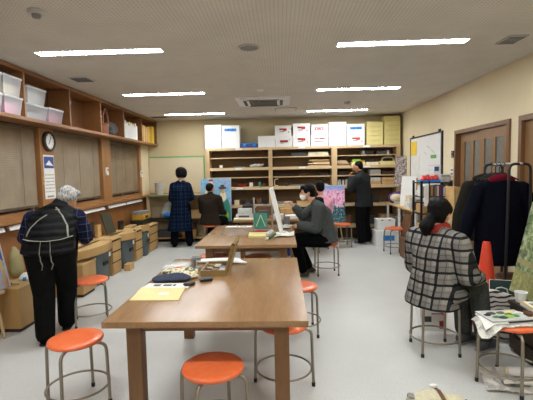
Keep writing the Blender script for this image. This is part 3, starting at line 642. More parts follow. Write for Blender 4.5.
def carton(x0, x1, z, h, lab, marks=(), mat='carton', group='white cartons on top of the bookcase', y0=8.56, y1=8.84, name='carton'):
    t = thing(name, lab, 'box', ((x0 + x1) / 2, (y0 + y1) / 2, z), 0, group)
    MB().bb(x0 + .003, x1 - .003, y0, y1, z + .001, z + h * .72, bev=.004).build('box_body', mat, t, smooth=False)
    MB().bb(x0, x1, y0 - .005, y1 + .005, z + h * .72, z + h - .001, bev=.004).build('lid', mat, t, smooth=False)
    for u0, u1, v0, v1, c in marks:
        w = x1 - x0
        MB().bb(x0 + w * u0, x0 + w * u1, y0 - .008, y0 - .003, z + h * v0, z + h * v1).build('printed_mark', c, t, smooth=False)
    return t
red = [(.28, .50, .58, .72, 'red_dull'), (.50, .72, .50, .72, 'red'), (.30, .6, .40, .46, 'grey'), (.80, .86, .32, .42, 'red_dull')]
redw = [(.28, .74, .42, .62, 'red_dull'), (.3, .5, .33, .38, 'grey'), (.80, .85, .62, .72, 'grey')]
redo = [(.22, .72, .44, .50, 'red'), (.22, .72, .66, .72, 'red'), (.22, .28, .5, .66, 'red'), (.66, .72, .5, .66, 'red'), (.34, .6, .54, .62, 'red_dull')]
lines = [(.2, .45, .62, .68, 'red'), (.5, .8, .62, .7, 'red_dull'), (.2, .5, .36, .42, 'red_dull'), (.5, .74, .36, .42, 'grey')]
blue = [(.16, .82, .48, .72, 'blue'), (.34, .42, .54, .66, 'grey_dark'), (.56, .64, .54, .66, 'grey_dark')]
T = BZ + .001
carton(-1.585, -1.235, T, .245, 'white carton at the left end of the bookcase top, lower of two'); carton(-1.585, -1.235, T + .245, .25, 'white carton at the left end of the bookcase top, upper of two, small marks', [(.7, .85, .3, .36, 'tan'), (.14, .18, .28, .34, 'grey')])
carton(-1.225, -.845, T, .235, 'white carton with no print under the left blue labelled carton'); carton(-1.225, -.845, T + .235, .24, 'white carton with a blue label second from the left on the bookcase', blue)
t = thing('blue_case', 'flat blue plastic case between the white cartons on the bookcase', 'case', (-.66, 8.68, T))
MB().bb(-.82, -.47, 8.57, 8.82, T, T + .08, bev=.01).build('case_body', 'blue_dark', t); MB().bb(-.81, -.48, 8.562, 8.825, T + .08, T + .095, bev=.004).build('lid', 'blue', t)
for x in (-.75, -.54): MB().bb(x - .03, x + .03, 8.56, 8.572, T + .03, T + .085).build('latch', 'blue', t, smooth=False)
carton(-.46, -.10, T, .235, 'plain low white carton right of the blue plastic case')
carton(-.10, .265, T, .225, 'white carton with one dark red wordmark, lower of its pair', redw); carton(-.105, .245, T + .225, .22, 'white carton with a red print standing on the dark red wordmark carton', red)
carton(.27, .64, T, .24, 'white carton with red print under the tallest middle pair', red); carton(.275, .635, T + .24, .24, 'white carton with red print topping the tallest middle pair', red)
carton(.65, 1.015, T, .235, 'white carton with two lines of red print, lower of its pair', lines); carton(.66, 1.015, T + .235, .215, 'white carton with a red outlined mark on the upper row', redo)
carton(1.025, 1.395, T, .245, 'unprinted tall pair of cartons, lower one, left of the blue label carton'); carton(1.025, 1.395, T + .245, .245, 'unprinted tall pair of cartons, upper one, left of the blue label carton')
carton(1.405, 1.775, T, .225, 'white carton with red print under the right blue labelled carton', red); carton(1.405, 1.775, T + .225, .215, 'white carton with a blue label on the right, next to the yellow boxes', blue)
ordn = ['bottom', 'second', 'third', 'fourth', 'fifth', 'topmost']
for i in range(5): carton(1.81, 2.155, T + i * .096, .096, 'pale yellow flat box, %s of the shorter yellow stack' % ordn[i] if i < 4 else 'pale yellow flat box, top of the shorter yellow stack', [(.12, .88, .02, .05, 'tan')], 'card_yellow', 'pale yellow flat boxes on the bookcase', name='flat_box')
for i in range(6): carton(2.175, 2.505, T + i * .097, .097, 'pale yellow flat box, %s of the taller yellow stack by the right wall' % ordn[i], [(.12, .88, .02, .05, 'tan')], 'card_yellow', 'pale yellow flat boxes on the bookcase', name='flat_box')
# ------------------------------------------------------------------ what lies in the bookcase
def bx(px): return BX0 + (px - 205.6) * .02093
def slab(px0, px1, z, h, mat, name, lab, cat, group=None, y0=8.62, y1=8.84, rz=0, bev=.004):
    a, b = bx(px0), bx(px1); u = min(bays, key=lambda q: abs((q[0] + q[1]) / 2 - (a + b) / 2)); a, b = max(a, u[0] + .012), min(b, u[1] - .012); c = ((a + b) / 2, (y0 + y1) / 2, z)
    m = MB().box((c[0], c[1], z + h / 2 + .001), (b - a, y1 - y0, h - .001), (0, 0, rz), bev=bev)
    return solo(m, name, mat, lab, cat, group, loc=c, smooth=False)
def pot(px, z, r, h, mat, name, lab, cat, group=None, y=8.68, prof=None):
    x = bx(px); u = min(bays, key=lambda q: abs((q[0] + q[1]) / 2 - x)); x = min(max(x, u[0] + r + .01), u[1] - r - .01); pr = prof or [(0, 0), (r * .8, 0), (r, h * .3), (r * .95, h), (r * .82, h), (r * .8, h * .15), (0, h * .12)]
    return solo(MB().lathe((x, y, z + .001), pr, 20), name, mat, lab, cat, group, loc=(x, y, z))
pot(220, Z16, .035, .06, 'white', 'small_cup', 'small white cup alone at the left of the upper bookcase shelf', 'cup')
b = MB()
for i in range(6): b.hull([((bx(251 + i * 2), 8.62 + .05 * (i % 3), Z16 + .03), (.03, .05, .028)), ((bx(253 + i * 2), 8.70, Z16 + .05 + .012 * (i % 2)), (.03, .04, .02))])
solo(b, 'cloth_heap', 'grey_light', 'crumpled grey heap of cloth on the upper shelf of the left bay', 'cloth', voxel=.012)
slab(233, 244, Z16, .02, 'grey', 'flat_board', 'thin grey board lying on the upper shelf of the left bay', 'board')
pot(241, Z12, .11, .07, 'red_dull', 'red_bowl', 'wide dull red bowl on the second shelf of the left bay', 'bowl', prof=[(0, .0), (.05, 0), (.115, .07), (.105, .07), (.045, .012), (0, .012)])
pot(250.5, Z12, .04, .09, 'white', 'white_mug', 'white mug on the second shelf right of the red bowl', 'mug')
pot(259.5, Z12, .028, .11, 'teal', 'bottle', 'small dark teal bottle on the second shelf of the left bay', 'bottle', prof=[(0, 0), (.03, 0), (.03, .07), (.012, .09), (.012, .11), (0, .11)])
pot(264, Z12, .04, .06, 'brown', 'brown_pot', 'small brown pot at the right end of the second shelf of the left bay', 'pot')
for i, (px, w, h, mt, lb) in enumerate([(233, 5, .10, 'cream', 'cream packet'), (239, 4, .07, 'black_plastic', 'black tin'), (244, 5, .06, 'grey_dark', 'dark grey tin'), (250, 4, .10, 'brown_dark', 'dark brown tin'), (256, 5, .12, 'brown', 'brown tin'), (262, 5, .07, 'black_plastic', 'flat black tin')]):
    slab(px, px + w, Z08, h, mt, 'tin', lb + ' on the low shelf of the left bay behind the far table', 'tin', 'tins on the low shelf')
slab(292, 307.5, Z17, .075, 'grey_dark', 'dark_binder', 'dark grey binder lying on the top thin shelf of the middle bay', 'binder')
for i in range(4): slab(308.5 + i * .4, 330 - i * .3, Z17 + i * .021, .021, 'cream', 'paper_stack', 'cream paper pad on the top thin shelf of the middle bay, %s of four' % ['lowest', 'second up', 'third up', 'topmost'][i], 'paper', 'cream pads')
for i in range(6): slab([310, 311.5, 309, 314, 308, 310][i], [331, 330, 331, 331, 329, 331][i], Z16 + i * .023, .02, ['tan', 'brown', 'cream', 'tan', 'brown', 'tan'][i], 'wood_plank', '%s plank in the pile in the upper middle bay, %s from the bottom' % (['tan', 'brown', 'cream', 'tan', 'brown', 'tan'][i], ['first', 'second', 'third', 'fourth', 'fifth', 'sixth'][i]), 'panel', 'flat panels piled in the middle bay')
slab(300, 309, Z13, .05, 'brown', 'brown_block', 'brown block on the thin shelf of the middle bay', 'block'); slab(277, 291, Z13, .035, 'brown_dark', 'dark_board', 'dark brown board on the thin shelf of the middle bay', 'board'); slab(320, 330, Z13, .06, 'brown_dark', 'dark_case', 'dark case at the right of the thin shelf of the middle bay', 'case')
x = bx(276); t = solo(MB().tube([(x + .05, 8.66, Z12 + .012), (x, 8.66, Z12 + .012), (x - .03, 8.66, Z12 + .04), (x - .03, 8.66, Z12 + .13), (x, 8.66, Z12 + .155), (x + .05, 8.66, Z12 + .155)], .012), 'wooden_hook', 'cream', 'cream C shaped wooden hook on the second shelf of the middle bay', 'hook', loc=(x, 8.66, Z12))
pot(287, Z12, .02, .06, 'grey_dark', 'small_jar', 'tiny dark jar beside the C shaped hook', 'jar')
slab(290, 306, Z12, .025, 'grey', 'metal_tray', 'low grey tray on the second shelf of the middle bay', 'tray'); slab(318, 329, Z12, .03, 'grey_light', 'metal_tray', 'light grey tray at the right of the second shelf of the middle bay', 'tray')
slab(297, 330, Z08, .06, 'tan', 'wood_plank', 'wide tan panel on the low shelf behind the person in pink', 'panel'); slab(275, 293, Z08, .05, 'grey', 'metal_tray', 'grey tray on the low shelf behind the raised hand', 'tray')
for i, (a, c, h, mt, lb) in enumerate([(363, 366, .09, 'grey', 'grey clamp'), (367, 374, .08, 'black_plastic', 'black tool'), (378, 388, .07, 'grey_dark', 'dark grey tool'), (388.5, 390.5, .09, 'grey_light', 'light grey post')]):
    slab(a, c, Z17, h, mt, 'tool', lb + ' on the top thin shelf of the right bay', 'tool', 'tools in the right bay')
for i in range(4): slab(337 + i % 2, 351 - i, Z16 + i * .028, .024, ['brown', 'tan', 'grey_light', 'tan'][i], 'wood_plank', '%s plank in the small pile at the left of the right bay, %s up' % (['brown', 'tan', 'grey', 'tan'][i], ['first', 'second', 'third', 'fourth'][i]), 'panel', 'flat panels piled in the right bay')
slab(352.5, 366, Z16, .065, 'card_yellow', 'flat_box', 'pale yellow flat box on the shelf above the man at the bookcase', 'box'); slab(354, 362, Z16 + .066, .06, 'lime', 'green_box', 'lime green box resting on the pale yellow flat box in the right bay', 'box'); slab(362.5, 366, Z16 + .066, .035, 'yellow', 'yellow_tape', 'small yellow piece right of the lime green box', 'tape')
slab(367, 380, Z16, .06, 'cream', 'flat_box', 'cream flat box on the upper shelf right of the man at the bookcase', 'box'); slab(369, 377, Z16 + .061, .05, 'brown_dark', 'dark_bundle', 'dark bundle lying on the cream flat box', 'bundle')
slab(381.5, 398, Z16, .075, 'card_yellow', 'flat_box', 'pale yellow flat box at the right end of the upper shelf', 'box')
x = bx(390); t = thing('wooden_carrier', 'pale arched wooden carrier standing on the pale yellow box in the right bay', 'carrier', (x, 8.7, Z16 + .077))
MB().tube([(x - .13, 8.7, Z16 + .085), (x - .11, 8.7, Z16 + .14), (x - .05, 8.7, Z16 + .155), (x + .06, 8.7, Z16 + .155), (x + .11, 8.7, Z16 + .14), (x + .13, 8.7, Z16 + .085)], .014).build('arch', 'cream', t); MB().bb(x - .10, x + .02, 8.66, 8.76, Z16 + .078, Z16 + .13, bev=.01).build('cradle', 'black_plastic', t)
slab(371, 382, Z13, .11, 'grey_light', 'grey_box', 'grey box on the thin shelf right of the man at the bookcase', 'box'); slab(383.5, 398, Z13, .07, 'brown', 'brown_tray', 'brown tray at the right end of the thin shelf', 'tray'); slab(339, 349, Z13, .075, 'brown_dark', 'brown_tray', 'dark brown tray on the thin shelf left of the man at the bookcase', 'tray')
for i in range(5): pot(338 + i * 3.3, Z12, .024, .11 + .01 * (i % 2), 'grey_light', 'jar', 'slim pale jar on the second shelf of the right bay, %s in its row' % ['first', 'second', 'third', 'fourth', 'fifth'][i], 'jar', 'row of slim jars')
for i in range(2):
    slab(370, 382, Z12 + i * .075, .072, 'tan' if i == 0 else 'grey_light', 'flat_box', ['tan', 'grey'][i] + ' flat box right of the man at the bookcase, %s of two' % ['lower', 'upper'][i], 'box'); slab(383, 398, Z12 + i * .075, .072, 'tan', 'flat_box', 'wide tan flat box at the right end of the second shelf, %s of two' % ['lower', 'upper'][i], 'box')
for i, (a, c, h, mt, lb) in enumerate([(337, 345, .12, 'brown_dark', 'dark brown case'), (372, 380, .13, 'black_plastic', 'black case')]): slab(a, c, Z08, h, mt, 'tool_case', lb + ' on the low shelf of the right bay', 'case')
for i, (a, c, h, mt, lb) in enumerate([(339, 352, .20, 'brown', 'brown crate'), (368, 378, .16, 'grey_dark', 'dark grey crate'), (382, 396, .2, 'tan', 'tan crate'), (300, 326, .18, 'brown_dark', 'dark brown crate'), (236, 262, .2, 'brown_dark', 'dark crate')]): slab(a, c, .33, h, mt, 'crate', lb + ' on the lowest bookcase shelf' + ('', '', '', ' in the middle bay', ' in the left bay')[i], 'crate')

# ------------------------------------------------------------------ paintings
def tilt(o, M): o.data.transform(M); return o
def canvas(name, lab, w, h, th, mat, M, group=None, cat='painting'):
    """canvas: face looks to local -y, bottom edge at local z = 0; M places it"""
    t = bpy.data.objects.new(name, None); COL.objects.link(t); t.matrix_world = M; WM[t.name] = M; tag(t, lab, cat, group)
    MB().bb(-w / 2, w / 2, 0, th, 0, h, bev=.002).build('stretched_canvas', 'white', t, smooth=False, local=True)
    f = MB().bb(-w / 2 + .001, w / 2 - .001, -.002, 0, .001, h - .001).build('painted_face', mat, t, smooth=False, local=True)
    return t, f
def blot(par, poly, mat, name, y=-.004):
    return MB().prism([(x, -.002, z) for x, z in poly], (0, y + .002, 0)).build(name, mat, par, smooth=False, local=True)
def oval(cx, cz, rx, rz, n=18): return [(cx + rx * math.cos(2 * PI * i / n), cz + rz * math.sin(2 * PI * i / n)) for i in range(n)]
LEAN = lambda x, y, z, rz, a: Matrix.Translation((x, y, z)) @ Matrix.Rotation(rz, 4, 'Z') @ Matrix.Rotation(-a, 4, 'X')
t, f = canvas('painting', 'blue and violet figure painting standing before the person in the brown jacket', .64, .90, .03, 'paint_blue', LEAN(-1.36, 8.36, .47, 0, R(4)))
blot(f, [(.06, 0), (.31, 0), (.31, .30), (.25, .46), (.17, .46), (.12, .24)], 'teal', 'painted_dress', -.004); blot(f, oval(.15, .52, .07, .11), 'cream', 'painted_shawl', -.005); blot(f, oval(.15, .63, .036, .048), 'tan', 'painted_face_spot', -.006)
blot(f, oval(.14, .70, .085, .03), 'grey_dark', 'painted_hat', -.008); blot(f, oval(.14, .73, .045, .04), 'grey_dark', 'painted_hat_crown', -.009); blot(f, oval(-.10, .80, .04, .055), 'cream', 'painted_second_face', -.006); blot(f, [(-.26, .45), (-.06, .45), (-.04, .70), (-.10, .74), (-.22, .66)], 'cream', 'painted_second_figure', -.005); blot(f, oval(-.1, .86, .05, .022), 'red_dull', 'painted_hair', -.007); blot(f, oval(.20, .12, .07, .09), 'lime', 'painted_leaf', -.006); blot(f, [(-.30, .42), (-.2, .42), (-.16, .56), (-.26, .6)], 'yellow', 'painted_sleeve', -.006)
def floor_easel(x, y, z, w, lab, rz=0, h=1.2):
    t = thing('easel', lab, 'easel', (x, y, 0), rz); M = WM[t.name]
    q = lambda p: M @ V(p)
    for s in (-1, 1): MB().tube([q((s * w, -.02, 0)), q((s * .06, .05, h))], .014, 8).build('front_leg', 'shelf_side', t)
    MB().tube([q((0, .26, 0)), q((0, .06, h))], .014, 8).build('rear_leg', 'shelf_side', t)
    MB().box(q((0, -.025, z - .02)), (w * 1.9, .07, .025), (0, 0, rz)).build('canvas_rest', 'shelf_side', t, smooth=False)
floor_easel(-1.36, 8.385, .47, .24, 'wooden easel holding the blue figure painting', h=.95)
t, f = canvas('painting', 'cherry blossom painting with dark blue foot beside the person in pink', .48, .76, .03, 'paint_cherry', LEAN(1.07, 8.28, .42, 0, R(4)))
floor_easel(1.07, 8.305, .42, .2, 'low wooden easel holding the cherry blossom painting', h=.85)
t, f = canvas('painting', 'green forest landscape canvas at the right edge before the plaid coat woman', .95, .80, .03, 'paint_forest', LEAN(2.0, 3.09, .42, R(-90), R(13)))
blot(f, [(-.47, .26), (-.25, .25), (-.1, .21), (.1, .18), (.3, .12), (.36, .14), (.12, .21), (-.08, .25), (-.24, .30), (-.47, .30)], 'khaki', 'painted_log', -.004)
t = thing('wooden_crate', 'dark brown low crate under the forest canvas and paint tray', 'crate', (2.08, 2.9, 0))
for z in (.03, .16, .29): MB().bb(1.86, 2.30, 2.50, 2.525, z, z + .10).build('slat', 'brown_dark', t, smooth=False); MB().bb(1.86, 2.30, 3.275, 3.30, z, z + .10).build('slat', 'brown_dark', t, smooth=False); MB().bb(1.86, 1.885, 2.525, 3.275, z, z + .10).build('slat', 'brown_dark', t, smooth=False); MB().bb(2.275, 2.30, 2.525, 3.275, z, z + .10).build('slat', 'brown_dark', t, smooth=False)
MB().bb(1.85, 2.31, 2.49, 3.31, .39, .42).build('top_board', 'brown_dark', t, smooth=False); MB().bb(1.885, 2.275, 2.525, 3.275, 0, .39).build('lining', 'hole_dark', t, smooth=False)
t, f = canvas('painting', 'canvas with pale blue edge leaning at the far left above the plywood box', .66, .86, .035, 'paint_sky', LEAN(-2.595, 3.37, .47, R(90), R(11)))
blot(f, [(.24, .3), (.31, .25), (.30, .55), (.25, .6)], 'blue_dark', 'painted_trousers', -.004); blot(f, [(.25, .06), (.29, .05), (.29, .28), (.26, .3)], 'tan', 'painted_leg', -.004); blot(f, oval(.2, .42, .05, .16), 'red_dull', 'painted_shape', -.004)
MB().bb(.31, .33, -.004, -.001, 0, .86).build('blue_edge', 'grey_light', f, smooth=False, local=True)
floor_easel(-2.63, 3.33, .47, .26, 'wooden easel under the canvas at the far left', rz=R(90), h=1.3)

# ------------------------------------------------------------------ on the nearest table
ZT = .7005
t = thing('paper_folder', 'pale yellow envelope lying at the left edge of the nearest table', 'envelope', (-.83, 2.63, ZT))
MB().prism([(-.985, 2.505, ZT), (-.665, 2.50, ZT), (-.685, 2.765, ZT), (-1.0, 2.785, ZT)], (0, 0, .006)).build('sleeve', 'folder_yellow', t, smooth=False); MB().box((-.80, 2.63, ZT + .0068), (.07, .045, .001), (0, 0, .1)).build('white_sticker', 'white', t, smooth=False)
t = thing('printed_sheet', 'white printed strip of paper behind the yellow envelope', 'paper', (-.85, 2.83, ZT))
MB().prism([(-1.0, 2.79, ZT), (-.67, 2.775, ZT), (-.66, 2.885, ZT), (-.985, 2.90, ZT)], (0, 0, .004)).build('sheet', 'paper', t, smooth=False)
for a, b in ((-.93, -.88), (-.86, -.80), (-.79, -.77)): MB().bb(a, b, 2.82, 2.86, ZT + .004, ZT + .005).build('print', 'grey_dark', t, smooth=False)
solo(MB().hull([((-.93, 2.96, ZT + .02), (.05, .07, .02)), ((-.73, 2.98, ZT + .02), (.04, .06, .018)), ((-.80, 3.02, ZT + .028), (.08, .05, .02))], 3), 'navy_pouch', 'navy_pouch', 'navy cloth pouch on the nearest table before the patterned gloves', 'pouch', loc=(-.83, 2.97, ZT))
b = MB(); b.hull([((-.90, 3.14, ZT + .025), (.07, .06, .024)), ((-.76, 3.13, ZT + .035), (.08, .06, .03))]); b.hull([((-.76, 3.06, ZT + .03), (.06, .05, .026)), ((-.70, 3.12, ZT + .03), (.04, .06, .024))])
for i in range(4): b.hull([((-.76 + .022 * i, 3.06 - .01 * i, ZT + .035), .017), ((-.72 + .022 * i, 2.985 + .018 * i, ZT + .018), .0145)])
solo(b, 'work_glove', 'camo_cloth', 'rumpled patterned cloth gloves beyond the navy pouch', 'gloves', voxel=.008, loc=(-.75, 3.1, ZT))
solo(MB().hull([((-.685, 2.83, ZT + .012), (.03, .022, .012)), ((-.65, 2.86, ZT + .012), (.018, .02, .012))], 3), 'key_case', 'black_plastic', 'small black object next to the yellow envelope corner', 'case', loc=(-.68, 2.86, ZT))
t = thing('mobile_phone', 'black folding phone on the nearest table below the paint box', 'phone', (-.60, 2.95, ZT)); MB().box((-.575, 2.965, ZT + .011), (.09, .075, .02), (0, 0, R(20)), bev=.006).build('phone_body', 'black_plastic', t); MB().box((-.575, 2.965, ZT + .0225), (.06, .05, .003), (0, 0, R(20))).build('screen', 'grey_dark', t, smooth=False)
b = MB(); b.hull([((-.97, 3.32, ZT + .022), (.04, .07, .022)), ((-.80, 3.34, ZT + .032), (.05, .08, .032)), ((-.9, 3.48, ZT + .02), (.07, .06, .02))], 3)
t = thing('clear_bag', 'clear plastic bag with a red mark on the nearest table', 'bag', (-.87, 3.42, ZT)); b.build('bag_film', 'bag_clear', t, voxel=.012); MB().hull([((-.93, 3.36, ZT + .016), (.04, .05, .015)), ((-.82, 3.36, ZT + .02), (.04, .05, .018))]).build('contents', 'paper', t); MB().box((-.85, 3.262, ZT + .03), (.06, .006, .014)).build('red_mark', 'red', t, smooth=False)
t = thing('tape_dispenser', 'grey metal clamp standing between the clear bag and paint box', 'clamp', (-.715, 3.29, ZT)); MB().bb(-.745, -.69, 3.24, 3.36, ZT, ZT + .02).build('foot', 'grey', t, smooth=False); MB().bb(-.75, -.725, 3.27, 3.33, ZT + .02, ZT + .11).bb(-.725, -.675, 3.27, 3.33, ZT + .085, ZT + .11).build('bracket', 'grey', t, smooth=False)
b = MB(); b.hull([((-.70, 3.56, ZT + .018), (.08, .05, .017)), ((-.45, 3.54, ZT + .025), (.09, .06, .024))]); b.hull([((-.45, 3.53, ZT + .022), (.08, .05, .02)), ((-.33, 3.50, ZT + .010), (.03, .03, .009))])
solo(b, 'white_bag', 'white', 'white crumpled plastic bag behind the paint box', 'bag', voxel=.01, loc=(-.5, 3.6, ZT))
t = thing('paint_box', 'open wooden paint box with its lid up on the nearest table', 'paint box', (-.53, 3.24, ZT)); a0, a1, b0, b1 = -.64, -.43, 3.09, 3.42
MB().bb(a0, a1, b0, b1, ZT, ZT + .008).bb(a0, a1, b0, b0 + .012, ZT + .008, ZT + .045).bb(a0, a1, b1 - .012, b1, ZT + .008, ZT + .045).bb(a0, a0 + .012, b0 + .012, b1 - .012, ZT + .008, ZT + .045).bb(a1 - .012, a1, b0 + .012, b1 - .012, ZT + .008, ZT + .045).build('tray', 'paintbox_wood', t, smooth=False)
l = MB().box((0, 0, .115), (.012, .33, .23)); l.box((-.012, .159, .115), (.022, .012, .23)); l.box((-.012, -.159, .115), (.022, .012, .23)); l.box((-.012, 0, .224), (.022, .33, .012))
bmesh.ops.transform(l.bm, matrix=Matrix.Translation((a1 + .002, 3.255, ZT + .03)) @ Matrix.Rotation(R(16), 4, 'Y'), verts=l.bm.verts); l.build('lid', 'paintbox_wood', t, smooth=False)
k = 0
for y in (3.13, 3.18, 3.23, 3.28, 3.33, 3.38):
    for x in (-.60, -.545, -.485):
        c = ['white', 'grey', 'cream', 'red_dull', 'blue_dark', 'white', 'grey_dark', 'tan', 'white', 'cream', 'olive_green', 'grey_light', 'brown', 'white', 'grey', 'tan', 'white', 'grey_dark'][k]; rz = random.uniform(-.5, .5); k += 1
        d = V((math.cos(rz), math.sin(rz), 0)) * .024; o = solo(MB().cyl(V((x, y, ZT + .020)) - d, V((x, y, ZT + .022)) + d, .011, .008, 10), 'paint_tube', c, 'paint tube in the open paint box, %s row from the front, %s' % (['first', 'second', 'third', 'fourth', 'fifth', 'sixth'][(k - 1) // 3], ['left', 'middle', 'right'][(k - 1) % 3]), 'paint tube', 'paint tubes in the paint box', loc=(x, y, ZT + .02))

# ------------------------------------------------------------------ on the middle table
t, f = canvas('painting', 'white edged canvas seen edge on, standing on the middle table before the masked woman', .60, .58, .045, 'paper', LEAN(.02, 5.50, .715, R(90), R(13)))
t = thing('table_easel', 'grey metal table easel behind the edge on canvas', 'easel', (-.22, 5.3, ZT))
for x in (-.36, -.12): MB().tube([(x, 5.32, ZT), (x, 5.34, 1.16)], .012, 8).build('post', 'alu', t)
MB().tube([(-.36, 5.335, 1.06), (-.12, 5.335, 1.06)], .011, 8).build('crossbar', 'alu', t); MB().tube([(-.36, 5.28, ZT + .035), (-.12, 5.28, ZT + .035)], .010, 8).build('rest', 'alu', t)
t = thing('teal_card', 'teal card with pale lines leaning on the table easel', 'card', (-.27, 5.24, ZT)); MB().box((-.27, 5.265, ZT + .16), (.17, .006, .2), (R(-6), 0, 0)).build('card', 'teal', t, smooth=False)
for s in (-1, 1): MB().box((-.27 + s * .03, 5.258, ZT + .16), (.008, .004, .16), (R(-6), R(-s * 22), 0)).build('pale_line', 'cream', t, smooth=False)
t = thing('red_tray', 'red shallow tray at the foot of the table easel', 'tray', (-.25, 5.2, ZT)); MB().bb(-.37, -.11, 5.16, 5.24, ZT, ZT + .006).bb(-.37, -.11, 5.155, 5.16, ZT, ZT + .025).bb(-.37, -.11, 5.24, 5.245, ZT, ZT + .025).build('tray_body', 'red', t, smooth=False)
solo(MB().box((-.28, 5.0, ZT + .014), (.26, .28, .026), (0, 0, R(2)), bev=.003), 'drawing_board', 'card_yellow', 'pale yellow pad lying before the table easel', 'pad', loc=(-.28, 5.0, ZT), smooth=False)
t = thing('printed_sheet', 'white paper with dark print at the far left of the middle table', 'paper', (-.62, 5.85, ZT)); MB().box((-.62, 5.85, ZT + .002), (.38, .15, .003), (0, 0, R(-3))).build('sheet', 'paper', t, smooth=False)
for x in (-.64, -.58, -.53): MB().box((x, 5.83, ZT + .0042), (.035, .05, .001)).build('print', 'grey_dark', t, smooth=False)
solo(MB().bb(-.70, -.42, 5.05, 5.60, ZT, ZT + .002), 'clear_sheet', 'film_clear', 'clear plastic sheet lying on the middle table', 'sheet', loc=(-.56, 5.3, ZT), smooth=False)
def wave(k): return lambda u, v: .012 * (1 + math.sin(u * 9 + k) * math.cos(v * 7 + 2 * k)) + .003
solo(MB().sheet((-.10, 4.86, ZT), (.25, .02, 0), (0.02, .36, 0), 12, 12, wave(1)), 'newspaper', 'newsprint', 'newspaper under the edge on canvas on the middle table', 'newspaper', loc=(0, 5, ZT)); solo(MB().sheet((-.05, 5.54, ZT), (.2, .0, 0), (0, .34, 0), 10, 10, wave(2.5)), 'newspaper', 'newsprint', 'newspaper on the middle table behind the canvas foot', 'newspaper', loc=(0, 5.7, ZT))
t = thing('large_paint_tube', 'olive and white paint tube lying at the foot of the edge on canvas', 'paint tube', (-.12, 4.83, ZT)); MB().cyl((-.16, 4.70, ZT + .022), (-.09, 4.84, ZT + .05), .022, .028).build('tube_body', 'olive_green', t); MB().cyl((-.18, 4.67, ZT + .016), (-.16, 4.70, ZT + .022), .015).build('cap', 'white', t)
solo(MB().hull([((-.17, 4.95, ZT + .03), (.03, .09, .03)), ((-.12, 5.05, ZT + .04), (.03, .05, .03))]), 'cloth_rag', 'grey_light', 'white rag beside the olive paint tube on the middle table', 'cloth', loc=(-.15, 5, ZT), voxel=.01)
t = thing('water_jar', 'grey water jar behind the edge on canvas', 'jar', (.08, 5.88, ZT)); MB().lathe((.08, 5.93, ZT), [(0, 0), (.045, 0), (.05, .13), (.045, .13), (.04, .01), (0, .01)], 20).build('jar_body', 'grey', t)

# ------------------------------------------------------------------ on and under the far table
t = thing('printer', 'white and grey machine standing on the far table left of the table easel', 'machine', (-.63, 6.9, ZT)); MB().bb(-.77, -.47, 6.78, 7.04, ZT, ZT + .07, bev=.01).build('machine_base', 'grey_light', t); MB().bb(-.74, -.50, 6.82, 7.0, ZT + .07, ZT + .17, bev=.02).build('cover', 'grey_light', t); MB().bb(-.72, -.54, 6.775, 6.782, ZT + .03, ZT + .06).build('slot', 'grey_dark', t, smooth=False)
solo(MB().bb(-.79, -.40, 6.63, 6.77, ZT, ZT + .025), 'wood_board', 'cream', 'cream board at the near edge of the far table', 'board', loc=(-.6, 6.7, ZT), smooth=False)
for i, (x, y, w, d, h, mt, nm, lb) in enumerate([(-.30, 6.95, .18, .2, .12, 'grey_dark', 'tool_case', 'dark grey case'), (-.06, 6.9, .2, .24, .06, 'grey_light', 'paper_stack', 'pale stack of paper'), (.18, 6.85, .2, .2, .05, 'paper', 'paper_stack', 'white stack of paper'), (-.30, 7.5, .3, .2, .15, 'brown', 'brown_box', 'brown box'), (.1, 7.6, .24, .2, .10, 'tan', 'tan_box', 'tan box'), (-.62, 7.6, .2, .2, .16, 'black_plastic', 'black_box', 'black box')]):
    solo(MB().box((x, y, ZT + h / 2), (w, d, h), (0, 0, random.uniform(-.2, .2)), bev=.004), nm, mt, lb + (' near the front edge of the far table' if i < 3 else ' toward the back of the far table'), nm.split('_')[1], loc=(x, y, ZT), smooth=False)
solo(MB().lathe((.15, 7.2, 0.001), [(0, 0), (.14, 0), (.18, .26), (.17, .26), (.13, .012), (0, .012)], 28), 'blue_tub', 'blue_dark', 'dark blue tub on the floor under the far table', 'tub', loc=(.15, 7.2, 0))

# ------------------------------------------------------------------ left side odds and ends
t = thing('yellow_machine', 'yellow bench machine with grey lid at the far left corner', 'machine', (-2.72, 7.75, .52)); MB().bb(-2.84, -2.60, 7.45, 8.0, .519, .62, bev=.01).build('machine_base', 'black_plastic', t); MB().bb(-2.83, -2.62, 7.52, 7.95, .62, .72, bev=.02).build('machine_body', 'yellow', t); MB().bb(-2.83, -2.63, 7.53, 7.94, .72, .78, bev=.02).build('lid', 'grey', t); MB().bb(-2.622, -2.612, 7.66, 7.78, .65, .69).build('handle_slot', 'black_plastic', t)
solo(MB().box((-2.76, 6.30, .725), (.025, .32, .34), (0, R(-16), 0)), 'dark_board', 'olive_dark', 'dark olive board leaning on the wall above the middle bench', 'board', loc=(-2.76, 6.3, .56), smooth=False)
solo(MB().box((-2.77, 5.56, .70), (.02, .22, .29), (0, R(-14), 0)), 'cream_board', 'cream', 'cream board leaning on the wall above the nearest bench', 'board', loc=(-2.77, 5.56, .56), smooth=False)
solo(MB().tube([(-2.73, 5.66, .56), (-2.74, 5.74, .82), (-2.72, 5.6, .80), (-2.70, 5.58, .60)], .015), 'clamp', 'black_metal', 'black clamp standing in front of the cream board', 'clamp', loc=(-2.72, 5.66, .56))
solo(MB().box((-2.78, 5.98, .65), (.05, .12, .19), bev=.01), 'tan_packet', 'tan', 'small tan packet standing on the nearest drawer unit', 'packet', loc=(-2.78, 5.98, .55), smooth=False)
solo(MB().box((-2.78, 6.85, .62), (.05, .14, .16), bev=.01), 'dark_packet', 'black_plastic', 'black packet standing on the drawer unit between the benches', 'packet', loc=(-2.78, 6.85, .54), smooth=False)
